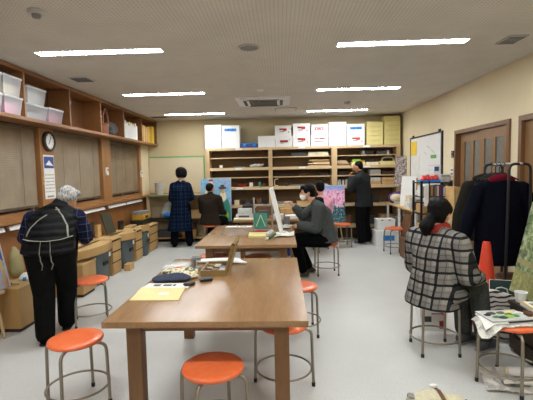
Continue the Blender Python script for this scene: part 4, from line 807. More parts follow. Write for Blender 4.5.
b = MB(); b.hull([((-2.77, 4.06, .53), (.05, .10, .08)), ((-2.78, 4.06, .66), (.04, .09, .08)), ((-2.79, 4.06, .76), (.02, .03, .02))], 3); solo(b, 'sack', 'khaki', 'khaki sack standing against the wall on the low plywood box at the left', 'sack', loc=(-2.77, 4.06, .45))
solo(MB().hull([((-2.64, 3.98, .47), (.06, .06, .02)), ((-2.60, 4.06, .475), (.04, .05, .024)), ((-2.67, 4.04, .485), (.04, .05, .03))]), 'cloth_rag', 'white', 'white rag on the low plywood box at the left', 'cloth', voxel=.01, loc=(-2.66, 4.04, .45))
t = thing('glue_tube', 'white and blue tube on the low plywood box', 'tube', (-2.6, 3.9, .45)); MB().cyl((-2.66, 3.92, .468), (-2.58, 3.96, .468), .017).build('tube_body', 'white', t); MB().cyl((-2.63, 3.935, .468), (-2.60, 3.95, .468), .0178).build('blue_band', 'blue', t)
t = thing('chisel', 'chisel with wooden handle on the low plywood box', 'chisel', (-2.66, 3.8, .45)); MB().cyl((-2.74, 3.80, .462), (-2.65, 3.79, .462), .011).build('handle', 'brown', t); MB().bb(-2.65, -2.57, 3.78, 3.795, .458, .464).build('blade', 'steel', t, smooth=False)

# ------------------------------------------------------------------ right wall and its long table
t = thing('side_table', 'long narrow wooden table with white legs along the right wall', 'table', (2.38, 7.5, 0)); MB().bb(2.19, 2.56, 6.62, 8.5, .77, .80, bev=.003).build('tabletop', 'ply_top', t, smooth=False)
for x in (2.21, 2.53):
    for y in (6.66, 7.6, 8.4): MB().bb(x - .018, x + .018, y - .018, y + .018, 0, .77).build('leg', 'white', t, smooth=False)
MB().bb(2.24, 2.5, 6.7, 8.4, .25, .27).build('lower_shelf', 'ply', t, smooth=False)
t = thing('whiteboard', 'whiteboard with dark frame on the right wall', 'whiteboard', (2.56, 7.3, 1.5)); MB().bb(2.562, 2.574, 6.53, 8.05, 1.08, 2.06).build('board_panel', 'white', t, smooth=False)
for a in ((6.50, 6.545), (8.04, 8.06)): MB().bb(2.55, 2.575, *a, 1.06, 2.085).build('frame', 'black_plastic', t, smooth=False)
MB().bb(2.55, 2.575, 6.545, 8.04, 2.06, 2.085).build('frame', 'black_plastic', t, smooth=False); MB().bb(2.55, 2.575, 6.545, 8.04, 1.06, 1.08).build('frame', 'alu', t, smooth=False)
for y in (6.62, 7.9): MB().bb(2.548, 2.57, y - .03, y + .03, 2.085, 2.12).build('hanger', 'black_plastic', t)
for y, z in ((7.1, 1.86), (6.9, 1.78), (7.25, 1.76)): MB().box((2.561, y, z), (.002, .16, .012), (R(20), 0, 0)).build('pen_mark', 'grey_light', t, smooth=False)
MB().bb(2.5605, 2.5625, 6.75, 7.0, 1.66, 1.72).build('pen_mark', 'green_tape', t, smooth=False)
solo(MB().bb(2.552, 2.561, 7.70, 8.02, 1.74, 2.0), 'yellow_notice', 'note_yellow', 'yellow notice pinned at the far top corner of the whiteboard', 'notice', loc=(2.556, 7.86, 1.86), smooth=False)
t = thing('white_notice', 'long white sheet hanging below the yellow notice', 'notice', (2.55, 7.8, 1.4)); MB().bb(2.553, 2.5605, 7.55, 8.02, 1.10, 1.735).build('sheet', 'paper', t, smooth=False)
t = thing('timetable', 'white ruled chart pinned to the lower middle of the whiteboard', 'chart', (2.555, 6.85, 1.4)); MB().bb(2.553, 2.561, 6.62, 7.1, 1.22, 1.64).build('sheet', 'white', t, smooth=False)
for z in (1.3, 1.38, 1.46, 1.54): MB().bb(2.552, 2.553, 6.65, 7.07, z, z + .008).build('rule', 'grey_light', t, smooth=False)
solo(MB().box((2.46, 8.36, 1.44), (.23, .012, .62), (0, R(4), R(-6))), 'speckled_sheet', 'speckle_cloth', 'grey and white speckled cloth hanging in the far right corner beside the bookcase', 'cloth', loc=(2.49, 8.36, 1.14), smooth=False)
solo(MB().box((2.36, 7.56, 1.08), (.018, .27, .55), (R(0), R(10), R(50))), 'foam_sheet', 'carton', 'white panel leaning upright on the long side table', 'panel', loc=(2.36, 7.56, .8), smooth=False)
t = thing('cushion', 'cream cushion lying on the purple bag on the side table', 'cushion', (2.30, 8.12, .86)); MB().hull([((2.27, 8.08, .92), (.10, .08, .08)), ((2.37, 8.12, .91), (.07, .08, .08))], 3).build('cushion_body', 'cream', t)
b = MB(); b.hull([((2.28, 8.30, .90), (.09, .08, .10)), ((2.46, 8.28, .90), (.08, .08, .12)), ((2.42, 8.3, 1.0), (.06, .06, .04))], 3); solo(b, 'purple_bag', 'purple', 'purple bag on the side table at the far right corner', 'bag', loc=(2.35, 8.3, .8))
for i, (x, y, w, d, h, mt, lb) in enumerate([(2.30, 7.25, .16, .2, .10, 'paper', 'stack of white papers'), (2.42, 7.05, .18, .2, .16, 'grey', 'grey file box'), (2.30, 6.85, .16, .16, .14, 'brown', 'brown box'), (2.46, 6.8, .14, .2, .26, 'grey_light', 'tall pale box')]):
    solo(MB().box((x, y, .8 + h / 2 + .001), (w, d, h), (0, 0, random.uniform(-.1, .1)), bev=.004), 'paper_box', mt, lb + ' on the long side table behind the black rack', 'box', loc=(x, y, .8), smooth=False)
t = thing('carton', 'large white carton with a blue label on the floor before the bookcase', 'box', (2.06, 7.95, 0)); MB().bb(1.83, 2.26, 7.82, 8.16, .001, .27, bev=.006).build('box_body', 'carton', t, smooth=False); MB().bb(1.82, 2.27, 7.81, 8.17, .27, .30, bev=.004).build('lid', 'carton', t, smooth=False); MB().bb(1.97, 2.18, 7.806, 7.82, .11, .21).build('blue_label', 'blue', t, smooth=False)
t = thing('carton', 'smaller white carton resting on the blue labelled carton on the floor', 'box', (2.03, 8.0, .30)); MB().bb(1.87, 2.21, 7.86, 8.14, .301, .49, bev=.006).build('box_body', 'carton', t, smooth=False); MB().bb(1.865, 2.215, 7.855, 8.145, .49, .52, bev=.004).build('lid', 'carton', t, smooth=False)
for x in (1.96, 2.10): MB().bb(x - .02, x + .02, 7.85, 7.857, .495, .512).build('hand_hole', 'grey_dark', t, smooth=False)
solo(MB().box((2.15, 7.02, .36), (.02, .26, .70), (0, R(8), R(12))), 'plywood_sheet', 'brown', 'brown panel leaning against the side table behind the stool', 'panel', loc=(2.15, 7.02, 0), smooth=False)
for i, (x, y, w, d, h, mt, lb) in enumerate([(2.40, 7.75, .2, .3, .2, 'brown', 'brown carton'), (2.38, 8.15, .2, .3, .26, 'grey', 'grey carton'), (2.4, 7.0, .2, .3, .3, 'grey_dark', 'dark grey carton')]): solo(MB().box((x, y, .271 + h / 2), (w, d, h), bev=.004), 'storage_carton', mt, lb + ' on the lower shelf of the side table', 'box', loc=(x, y, .27), smooth=False)
# black metal rack and what it holds
t = thing('metal_rack', 'black metal rack of books and papers against the right wall', 'rack', (2.31, 6.32, 0))
for x in (2.115, 2.555):
    for y in (6.14, 6.50): MB().bb(x - .014, x + .014, y - .014, y + .014, 0, 1.31).build('post', 'black_metal', t, smooth=False)
for z in (.12, .45, .80, 1.06, 1.27): MB().bb(2.10, 2.565, 6.13, 6.51, z, z + .014).build('rack_shelf', 'black_metal', t, smooth=False)
MB().bb(2.216, 2.236, 6.128, 6.14, .45, 1.31).build('divider', 'black_metal', t, smooth=False)
k = 0; x = 2.13
while x < 2.52:
    w = random.uniform(.018, .04); h = random.uniform(.13, .175)
    if not 2.20 < x < 2.245:
        solo(MB().bb(x, x + w - .002, 6.17, 6.36, 1.075, 1.075 + h), 'book', ['paper', 'grey_light', 'cream', 'tan', 'brown', 'grey', 'white', 'red_dull', 'blue_dark'][k % 9], 'book standing on the upper shelf of the black rack, %s from the left' % ['first', 'second', 'third', 'fourth', 'fifth', 'sixth', 'seventh', 'eighth', 'ninth', 'tenth', 'eleventh', 'twelfth', 'thirteenth', 'fourteenth', 'fifteenth', 'sixteenth', 'seventeenth', 'eighteenth'][k], 'book', 'books on the black rack', loc=(x, 6.26, 1.075), smooth=False); k += 1
    x += w + .001
for i in range(5): solo(MB().bb(2.25, 2.52 - .01 * (i % 2), 6.16, 6.40, .815 + i * .042, .853 + i * .042, bev=.002), 'letter_tray', ['grey_light', 'paper', 'grey_light', 'grey', 'paper'][i], 'flat grey paper box on the middle shelf of the black rack, %s of five' % ['lowest', 'second', 'third', 'fourth', 'topmost'][i], 'box', 'flat paper boxes on the black rack', loc=(2.38, 6.28, .815 + i * .042), smooth=False)
for i, (a, b, h, mt) in enumerate([(2.13, 2.215, .18, 'tan'), (2.26, 2.36, .2, 'grey'), (2.38, 2.5, .16, 'brown')]): solo(MB().bb(a, b, 6.18, 6.42, .466, .466 + h, bev=.003), 'paper_box', mt, ['tan', 'grey', 'brown'][i] + ' box on the low shelf of the black rack', 'box', loc=((a + b) / 2, 6.3, .466), smooth=False)
solo(MB().bb(2.13, 2.212, 6.18, 6.42, .816, .95, bev=.003), 'paper_box', 'tan', 'tan box on the middle shelf of the black rack left of its divider', 'box', loc=(2.15, 6.3, .816), smooth=False)
t = thing('red_box', 'red and blue box on top of the black rack', 'box', (2.27, 6.3, 1.285)); MB().bb(2.14, 2.42, 6.2, 6.4, 1.286, 1.32, bev=.004).build('blue_base', 'blue', t, smooth=False)
for x, h in ((2.18, .05), (2.245, .065), (2.31, .045), (2.37, .06)): MB().hull([((x, 6.26, 1.33), (.04, .06, .02)), ((x + .01, 6.28, 1.32 + h), (.028, .04, .02))]).build('red_lump', 'red', t)
t = thing('grey_box', 'grey box at the right of the black rack top', 'box', (2.49, 6.3, 1.285)); MB().bb(2.43, 2.56, 6.2, 6.42, 1.286, 1.40, bev=.004).build('box_body', 'grey_light', t, smooth=False); MB().bb(2.43, 2.56, 6.198, 6.2, 1.37, 1.385).build('seam', 'grey', t, smooth=False)
solo(MB().bb(2.150, 2.215, 6.118, 6.126, .93, 1.26), 'hanging_sheet', 'paper', 'narrow white sheet hanging from the front of the black rack', 'paper', loc=(2.18, 6.12, 1.26), smooth=False)
t = thing('blue_sign', 'small white card with a blue square behind the black rack', 'card', (2.5, 6.56, 1.4)); MB().bb(2.44, 2.555, 6.53, 6.54, 1.28, 1.55).build('card', 'white', t, smooth=False); MB().bb(2.45, 2.52, 6.526, 6.53, 1.45, 1.52).build('blue_square', 'blue_dark', t, smooth=False)
t = thing('tall_box', 'tall narrow tan cardboard box standing on the floor beside the black rack', 'box', (2.455, 5.85, 0)); MB().bb(2.41, 2.50, 5.70, 6.0, 0.001, 1.23, bev=.004).build('box_body', 'tan', t, smooth=False); MB().bb(2.42, 2.435, 5.698, 5.70, .02, 1.2).build('tape', 'khaki', t, smooth=False)
for z, h, lab, mt in ((1.70, .10, 'black thermostat on the right wall beside the double doors', 'black_plastic'), (1.44, .12, 'white light switch plate on the right wall beside the double doors', 'white')):
    t = thing('wall_switch', lab, 'switch', (2.573, 6.13, z)); MB().bb(2.558, 2.5745, 6.09, 6.17, z - h / 2, z + h / 2, bev=.003).build('plate', mt, t)
    for q in (-.03, .025): MB().bb(2.553, 2.559, 6.105, 6.155, z + q - .012, z + q + .012).build('button', 'grey_dark' if mt == 'white' else 'grey', t, smooth=False)

for i, (x, y, z, w, d, h, mt, nm, lb, ct) in enumerate([
    (2.27, 7.95, .801, .10, .14, .05, 'grey_light', 'paper_stack', 'pale paper stack beside the leaning white sheet on the side table', 'paper'), (2.33, 7.35, .801, .12, .16, .22, 'cream', 'folder_stand', 'cream folder stand on the side table behind the stack of white papers', 'folder'),
    (2.47, 7.35, .801, .14, .16, .3, 'paper', 'document_box', 'tall white document box against the right wall on the side table', 'box'), (2.25, 6.95, .801, .08, .1, .2, 'grey_light', 'slim_carton', 'slim pale carton beside the brown box on the side table', 'carton'),
    (2.48, 7.7, .801, .12, .2, .16, 'brown', 'wooden_case', 'brown case below the white notice on the side table', 'case')]):
    solo(MB().box((x, y, z + h / 2), (w, d, h - .002), (0, 0, random.uniform(-.15, .15)), bev=.004), nm, mt, lb, ct, loc=(x, y, z), smooth=False)
t = thing('paper_cup', 'white paper cup with a dark band on the middle shelf of the black rack', 'cup', (2.42, 6.2, 1.025)); MB().lathe((2.42, 6.2, 1.0265), [(0, 0), (.028, 0), (.036, .03), (.031, .03), (.025, .006), (0, .006)], 20).build('cup_body', 'white', t)
t = thing('cardboard_tube', 'tan cardboard tube standing on the side table beside the white notice', 'tube', (2.47, 7.52, .8)); MB().cyl((2.47, 7.52, .801), (2.50, 7.52, 1.32), .028).build('tube_body', 'tan', t)
t = thing('floor_carton', 'brown carton on the floor between the side table and the black rack', 'box', (2.15, 6.75, 0)); MB().bb(2.03, 2.3, 6.66, 6.95, .001, .30, bev=.005).build('box_body', 'brown', t, smooth=False); MB().bb(2.025, 2.305, 6.655, 6.955, .30, .33, bev=.004).build('lid', 'brown', t, smooth=False)
# ------------------------------------------------------------------ garment rack with coats
t = thing('garment_rack', 'black tubular garment rack with two arches at the right', 'rack', (2.25, 4.25, 0))
for y, x0, x1 in ((4.46, 2.21, 2.40), (4.0, 2.215, 2.42)):
    for_pts = [(x0 - .02, y, .0), (x0, y, 1.47)] + [(x0 + .05 - .05 * math.cos(a), y, 1.48 + .05 * math.sin(a)) for a in (R(30), R(60), R(90))] + [(x1 - .05 + .05 * math.cos(a), y, 1.48 + .05 * math.sin(a)) for a in (R(90), R(60), R(30))] + [(x1, y, 1.47), (x1 + .02, y, 0)]
    MB().tube(for_pts, .0135, 10).build('arch', 'black_metal', t)
MB().tube([(2.29, 4.46, 1.535), (2.32, 3.97, 1.535)], .011, 10).build('hanging_rail', 'alu', t); MB().tube([(2.185, 4.42, .12), (2.20, 4.0, .12)], .011).build('foot_rail', 'black_metal', t); MB().tube([(2.405, 4.42, .12), (2.435, 4.0, .12)], .011).build('foot_rail', 'black_metal', t)
def coat_on(name, lab, c, rz, w, z0, zh, mat, collar, sleeve, arm=.16):
    t = thing(name, lab, 'coat', (*c, z0), rz); M = Matrix.Rotation(rz, 4, 'Z'); m = MB(); zt = zh - z0; q = lambda x, y, z: V((x, y, z))
    m.hull([(q(0, 0, zt), (.07, .06, .03)), (q(-w * .8, 0, zt - .07), (.05, .05, .04)), (q(w * .8, 0, zt - .07), (.05, .05, .04)), (q(0, 0, zt - .25), (w, .085, .06))])
    m.hull([(q(0, 0, zt - .25), (w, .085, .06)), (q(0, .0, .02), (w * 1.08, .10, .02))])
    for s in (-1, 1): m.chain([q(s * w * .85, 0, zt - .08), q(s * (w + arm * .6), -.02, zt - .38), q(s * (w + arm), -.03, zt - sleeve)], [.065, .075, .06])
    m.build('coat_body', mat, t, voxel=.012, relax=4, local=True)
    k = MB(); k.hull([(q(-.09, -.01, zt + .0), (.04, .05, .035)), (q(.09, -.01, zt + .0), (.04, .05, .035)), (q(0, -.01, zt + .035), (.07, .05, .025))]); k.build('collar', collar, t, local=True, voxel=.01)
    MB().tube([q(0, 0, zt + .03), q(0, 0, zt + .09), q(.02, 0, zt + .115), q(.0, 0, zt + .135), q(-.02, 0, zt + .115)], .0035, 6).build('hanger_hook', 'black_metal', t, local=True)
    return t
coat_on('padded_coat', 'dark olive padded coat hanging behind the navy coat on the garment rack', (2.20, 4.44), R(-4), .20, .70, 1.38, 'olive_coat', 'olive_coat', .58, .09)
coat_on('navy_coat', 'navy coat with a maroon collar hanging at the front of the garment rack', (2.215, 4.14), R(-4), .245, .50, 1.375, 'navy_coat', 'maroon', .60, .11)
for i in range(4):
    y = 4.20 + i * .05; x = 2.27 - i * .014
    t = thing('coat_hanger', 'empty black hanger on the garment rack rail, %s behind the navy coat' % ['first', 'second', 'third', 'fourth'][i], 'hanger', (x, y, 1.54), 0, 'empty black hangers')
    MB().tube([(x, y, 1.44), (x, y, 1.50), (x + .018, y, 1.525), (x, y, 1.552), (x - .018, y, 1.54)], .004, 6).build('hook', 'black_metal', t); MB().tube([(x - .15, y, 1.37), (x, y, 1.445), (x + .15, y, 1.37)], .008, 6).build('shoulder_bar', 'black_plastic', t)
t = thing('traffic_cone', 'orange traffic cone standing behind the plaid coat woman', 'cone', (1.935, 3.86, 0)) 
MB().lathe((1.945, 3.86, .03), [(.14, 0), (.125, .01), (.036, .75), (.03, .77), (.026, .77), (.0, .755)], 36).build('cone_body', 'cone_orange', t); MB().bb(1.81, 2.08, 3.73, 4.0, .001, .03, bev=.012).build('base_plate', 'cone_orange', t)
t = thing('round_stool', 'dark brown round padded stool under the hanging coats', 'stool', (2.36, 4.28, 0)); t.location = (2.40, 4.25, 0); WM[t.name] = Matrix.Translation((2.40, 4.25, 0))
MB().lathe((2.40, 4.25, 0), [(0, .31), (.13, .31), (.145, .33), (.145, .36), (.12, .375), (0, .378)], 36).build('seat', 'brown', t)
for i in range(4):
    a = PI / 4 + i * PI / 2; MB().cyl((2.40 + .1 * math.cos(a), 4.25 + .1 * math.sin(a), .31), (2.40 + .13 * math.cos(a), 4.25 + .13 * math.sin(a), 0.001), .012).build('leg', 'brown_dark', t)

# ------------------------------------------------------------------ around the plaid coat woman
t = thing('paper_bag', 'white printed paper bag on the floor under the plaid coat woman', 'bag', (1.40, 3.74, 0)); MB().prism([(1.285, 3.70, 0.001), (1.51, 3.70, 0.001), (1.52, 3.72, .20), (1.275, 3.72, .20)], (0, .09, 0)).build('bag_body', 'white', t, smooth=False)
MB().prism([(1.315, 3.703, .085), (1.375, 3.703, .085), (1.375, 3.708, .135), (1.315, 3.708, .135)], (0, -.006, 0)).build('print', 'grey_dark', t, smooth=False); MB().bb(1.38, 1.47, 3.70, 3.716, .155, .165).build('print', 'grey', t, smooth=False); MB().bb(1.45, 1.50, 3.695, 3.71, .02, .09).build('red_print', 'red_dull', t, smooth=False)
MB().hull([((1.485, 3.70, .19), (.028, .02, .045))]).build('red_tuft', 'red', t)
t = thing('zebra_bag', 'white bag with black wavy stripes on the floor beside the dark crate', 'bag', (1.88, 3.50, 0)); MB().hull([((1.82, 3.50, .02), (.10, .05, .02)), ((1.97, 3.49, .02), (.10, .05, .02)), ((1.80, 3.50, .42), (.09, .035, .03)), ((1.98, 3.49, .36), (.09, .035, .03))], 3).build('bag_body', 'zebra_cloth', t)
MB().tube([(1.84, 3.50, .43), (1.86, 3.50, .46), (1.90, 3.50, .465), (1.94, 3.49, .45), (1.95, 3.49, .39)], .006).build('handle', 'grey_light', t)
t, f = canvas('painting', 'small dark teal canvas with a white edge standing on the floor behind the striped bag', .24, .48, .02, 'teal_dark', LEAN(2.0, 3.62, .002, R(-14), R(6)))
t = thing('white_cup', 'white paper cup on the dark crate before the forest canvas', 'cup', (1.915, 3.25, .42)); MB().lathe((1.915, 3.25, .421), [(0, 0), (.034, 0), (.046, .08), (.041, .08), (.03, .008), (0, .008)], 24).build('cup_body', 'white', t); MB().ring((1.915, 3.25, .50), .045, .0035).build('rim', 'white', t)
t = thing('paint_tray', 'white paint tray with a yellow rim on the dark crate', 'tray', (1.935, 2.96, .42)); MB().box((1.915, 2.96, .436), (.13, .42, .03), (0, 0, R(-4)), bev=.006).build('tray_body', 'white', t, smooth=False); MB().box((1.855, 2.97, .454), (.012, .40, .006), (0, 0, R(-4))).build('yellow_rim', 'note_yellow', t, smooth=False); MB().box((1.925, 3.0, .453), (.07, .22, .004), (0, 0, R(-4))).build('paint_patch', 'khaki', t, smooth=False)
# newspapers and palette on the right stool
ZS = .4535
def drape(cx, cy, R0):
    def f(u, v): return 0
    return f
t = thing('newspaper', 'folded newspapers draped over the right orange stool under the palette', 'newspaper', (1.5, 2.75, ZS))
def dr(p):
    d = max(0, math.hypot(p.x - 1.567, p.y - 2.774) - .185); return -min(.07, d * .9) + .003 * math.sin(p.x * 40 + p.y * 17)
def paper(o, ux, uy, nx, ny, k, name, mat):
    o, ux, uy = V(o), V(ux), V(uy); m = MB(); m.sheet(o, ux, uy, nx, ny, lambda u, v: dr(o + ux * u + uy * v) * k, .005); return m.build(name, mat, t)
paper((1.30, 2.62, ZS + .004), (.46, .03, 0), (.07, .30, 0), 26, 18, 1, 'lower_sheets', 'newsprint'); paper((1.34, 2.655, ZS + .012), (.42, .04, 0), (.05, .25, 0), 22, 14, .55, 'upper_sheets', 'paper')
t = thing('paint_palette', 'white palette with green and dark paint blobs on the newspapers', 'palette', (1.54, 2.78, ZS + .02)); MB().box((1.53, 2.79, ZS + .024), (.29, .20, .010), (0, 0, R(6)), bev=.003).build('palette_board', 'grey_light', t, smooth=False)
for i, (x, y, r, mt) in enumerate([(1.46, 2.82, .035, 'grey_dark'), (1.50, 2.74, .035, 'teal_dark'), (1.55, 2.76, .04, 'lime'), (1.60, 2.84, .035, 'card_yellow'), (1.53, 2.83, .03, 'olive_green'), (1.60, 2.77, .03, 'green'), (1.46, 2.75, .025, 'green'), (1.57, 2.80, .028, 'olive_green'), (1.64, 2.83, .022, 'white'), (1.42, 2.79, .025, 'hole_dark')]): MB().hull([((x, y, ZS + .031), (r, r * .7, .005)), ((x + .008, y + .006, ZS + .033), (r * .6, r * .5, .005))]).build('paint_blob', mt, t)
t = thing('paint_dish', 'small brown dish on the newspapers right of the palette', 'dish', (1.71, 2.81, ZS + .02)); MB().lathe((1.71, 2.81, ZS + .013), [(0, 0), (.025, 0), (.036, .03), (.032, .03), (.022, .006), (0, .006)], 20).build('dish_body', 'brown', t)
t = thing('paint_brush', 'black paint brush lying on the newspapers at the right', 'brush', (1.6, 2.66, ZS)); MB().cyl((1.50, 2.665, ZS + .024), (1.70, 2.70, ZS + .024), .0055).build('handle', 'black_plastic', t); MB().cyl((1.70, 2.70, ZS + .024), (1.75, 2.708, ZS + .024), .0065, .003).build('bristles', 'brown', t)
t = thing('newspaper', 'newspaper spread on the floor under the right orange stool', 'newspaper', (1.6, 2.8, 0)); m = MB(); m.sheet((1.36, 2.66, .002), (.46, -.05, 0), (.10, .34, 0), 18, 14, lambda u, v: .008 * (1 + math.sin(u * 9 + v * 4)), .004); m.build('sheets', 'newsprint', t); m = MB(); m.sheet((1.50, 2.70, .024), (.30, -.02, 0), (.06, .24, 0), 12, 10, lambda u, v: .008 * (1 + math.sin(u * 7 + v * 6)), .004); m.build('upper_sheets', 'newsprint', t)
t = thing('plastic_bottle', 'white plastic bottle lying on the newspaper under the right stool', 'bottle', (1.67, 2.82, .05)); MB().hull([((1.60, 2.80, .075), .03), ((1.78, 2.78, .075), .034)], 3).build('bottle_body', 'white', t); MB().cyl((1.56, 2.803, .075), (1.585, 2.802, .075), .018).build('cap', 'cream', t)
t = thing('orange_tray', 'orange plastic tray on the floor at the right edge behind the stool', 'tray', (1.98, 3.1, 0)); t.location = (1.9, 2.5, 0); WM[t.name] = Matrix.Translation((1.9, 2.5, 0)); MB().bb(1.70, 2.0, 2.52, 2.62, .001, .05, bev=.01).build('tray_body', 'cone_orange', t)
# cream cloth bag in the foreground
t = thing('cloth_bag', 'cream cloth bag with dark straps on the floor in the foreground', 'bag', (.95, 2.46, 0))
b = MB(); b.hull([((.88, 2.44, .06), (.10, .10, .06)), ((.93, 2.44, .10), (.07, .08, .03))]); b.hull([((1.03, 2.43, .055), (.10, .09, .055)), ((1.05, 2.42, .085), (.05, .06, .03))]); b.hull([((.80, 2.44, .05), (.05, .06, .05))]); b.build('bag_body', 'canvas_bag', t, voxel=.01)
MB().tube([(.965, 2.54, .04), (.962, 2.50, .115), (.955, 2.44, .138), (.965, 2.36, .11)], .012, 8, flat=(.014, .005)).build('strap', 'brown', t); MB().tube([(.80, 2.50, .06), (.79, 2.46, .105), (.785, 2.42, .1)], .012, 8, flat=(.02, .006)).build('strap', 'grey', t)
MB().hull([((.945, 2.5, .135), (.03, .015, .012))]).build('buckle', 'white', t)
solo(MB().ell((1.16, 2.52, .016), (.016, .016, .015)), 'small_button', 'brown_dark', 'small dark knob on the floor right of the cream cloth bag', 'knob', loc=(1.16, 2.52, .001))
# ------------------------------------------------------------------ people
STAND = dict(pelvis=(0, 0, .93), waist=(0, .0, 1.08), chest=(0, .01, 1.25), neck=(0, 0, 1.41), head=(0, .03, 1.57),
             shL=(-.18, 0, 1.36), shR=(.18, 0, 1.36), elL=(-.24, -.02, 1.08), elR=(.24, -.02, 1.08), wrL=(-.25, .06, .84), wrR=(.25, .06, .84),
             hiL=(-.09, 0, .90), hiR=(.09, 0, .90), knL=(-.10, .02, .49), knR=(.10, .02, .49), anL=(-.10, -.02, .085), anR=(.10, -.02, .085))
SIT = dict(pelvis=(0, -.02, .55), waist=(0, -.02, .68), chest=(0, .0, .86), neck=(0, .02, 1.02), head=(0, .06, 1.18),
           shL=(-.18, .0, .97), shR=(.18, .0, .97), elL=(-.22, .06, .72), elR=(.22, .06, .72), wrL=(-.18, .28, .66), wrR=(.18, .28, .66),
           hiL=(-.09, 0, .53), hiR=(.09, 0, .53), knL=(-.11, .42, .50), knR=(.11, .42, .50), anL=(-.11, .38, .085), anR=(.11, .38, .085))
def hand(mb, wr, d, n, side, s=1.0, curl=.5, flat=.0):
    """palm, four unequal bent fingers and a thumb; d = direction of the fingers, n = palm side, side = +1 thumb towards d x n"""
    wr, d, n = V(wr), V(d).normalized(), V(n); n = (n - d * n.dot(d)).normalized(); sd = d.cross(n) * side
    k = [wr + sd * (.026 * s) + d * .085 * s, wr - sd * (.030 * s) + d * .078 * s]
    mb.hull([(wr, .024 * s), (wr + sd * .022 * s + d * .03 * s, .015 * s), (wr - sd * .022 * s + d * .03 * s, .015 * s), (k[0], .0115 * s), (k[1], .0105 * s)])
    for i, L in enumerate((.92, 1.0, .95, .76)):
        p = k[0].lerp(k[1], i / 3); dd = (d + sd * (.16 - .11 * i)).normalized(); a = curl * (.55 + .08 * i)
        pts = [p - dd * .01 * s]; ang = 0
        for j, seg in enumerate((.042, .027, .021)):
            ang += a * (1, 1.15, .8)[j]; pts.append(pts[-1] + (dd * math.cos(ang) + n * math.sin(ang)) * (seg + (.01 if j == 0 else 0)) * L * s)
        mb.chain(pts, [.0098 * s, .0092 * s, .0085 * s, .0072 * s], 1)
    b = wr + sd * .028 * s + d * .028 * s
    t1 = b + (sd * .75 + d * .6 + n * .35).normalized() * .038 * s; t2 = t1 + (d * .85 + sd * .15 + n * .55).normalized() * .030 * s
    mb.chain([wr + d * .015 * s + sd * .012 * s, b, t1, t2], [.016 * s, .0135 * s, .0108 * s, .0085 * s], 1)
def headmat(hc, yaw, pitch, roll):
    return Matrix.Translation(V(hc)) @ Matrix.Rotation(yaw, 4, 'Z') @ Matrix.Rotation(-pitch, 4, 'X') @ Matrix.Rotation(roll, 4, 'Y')

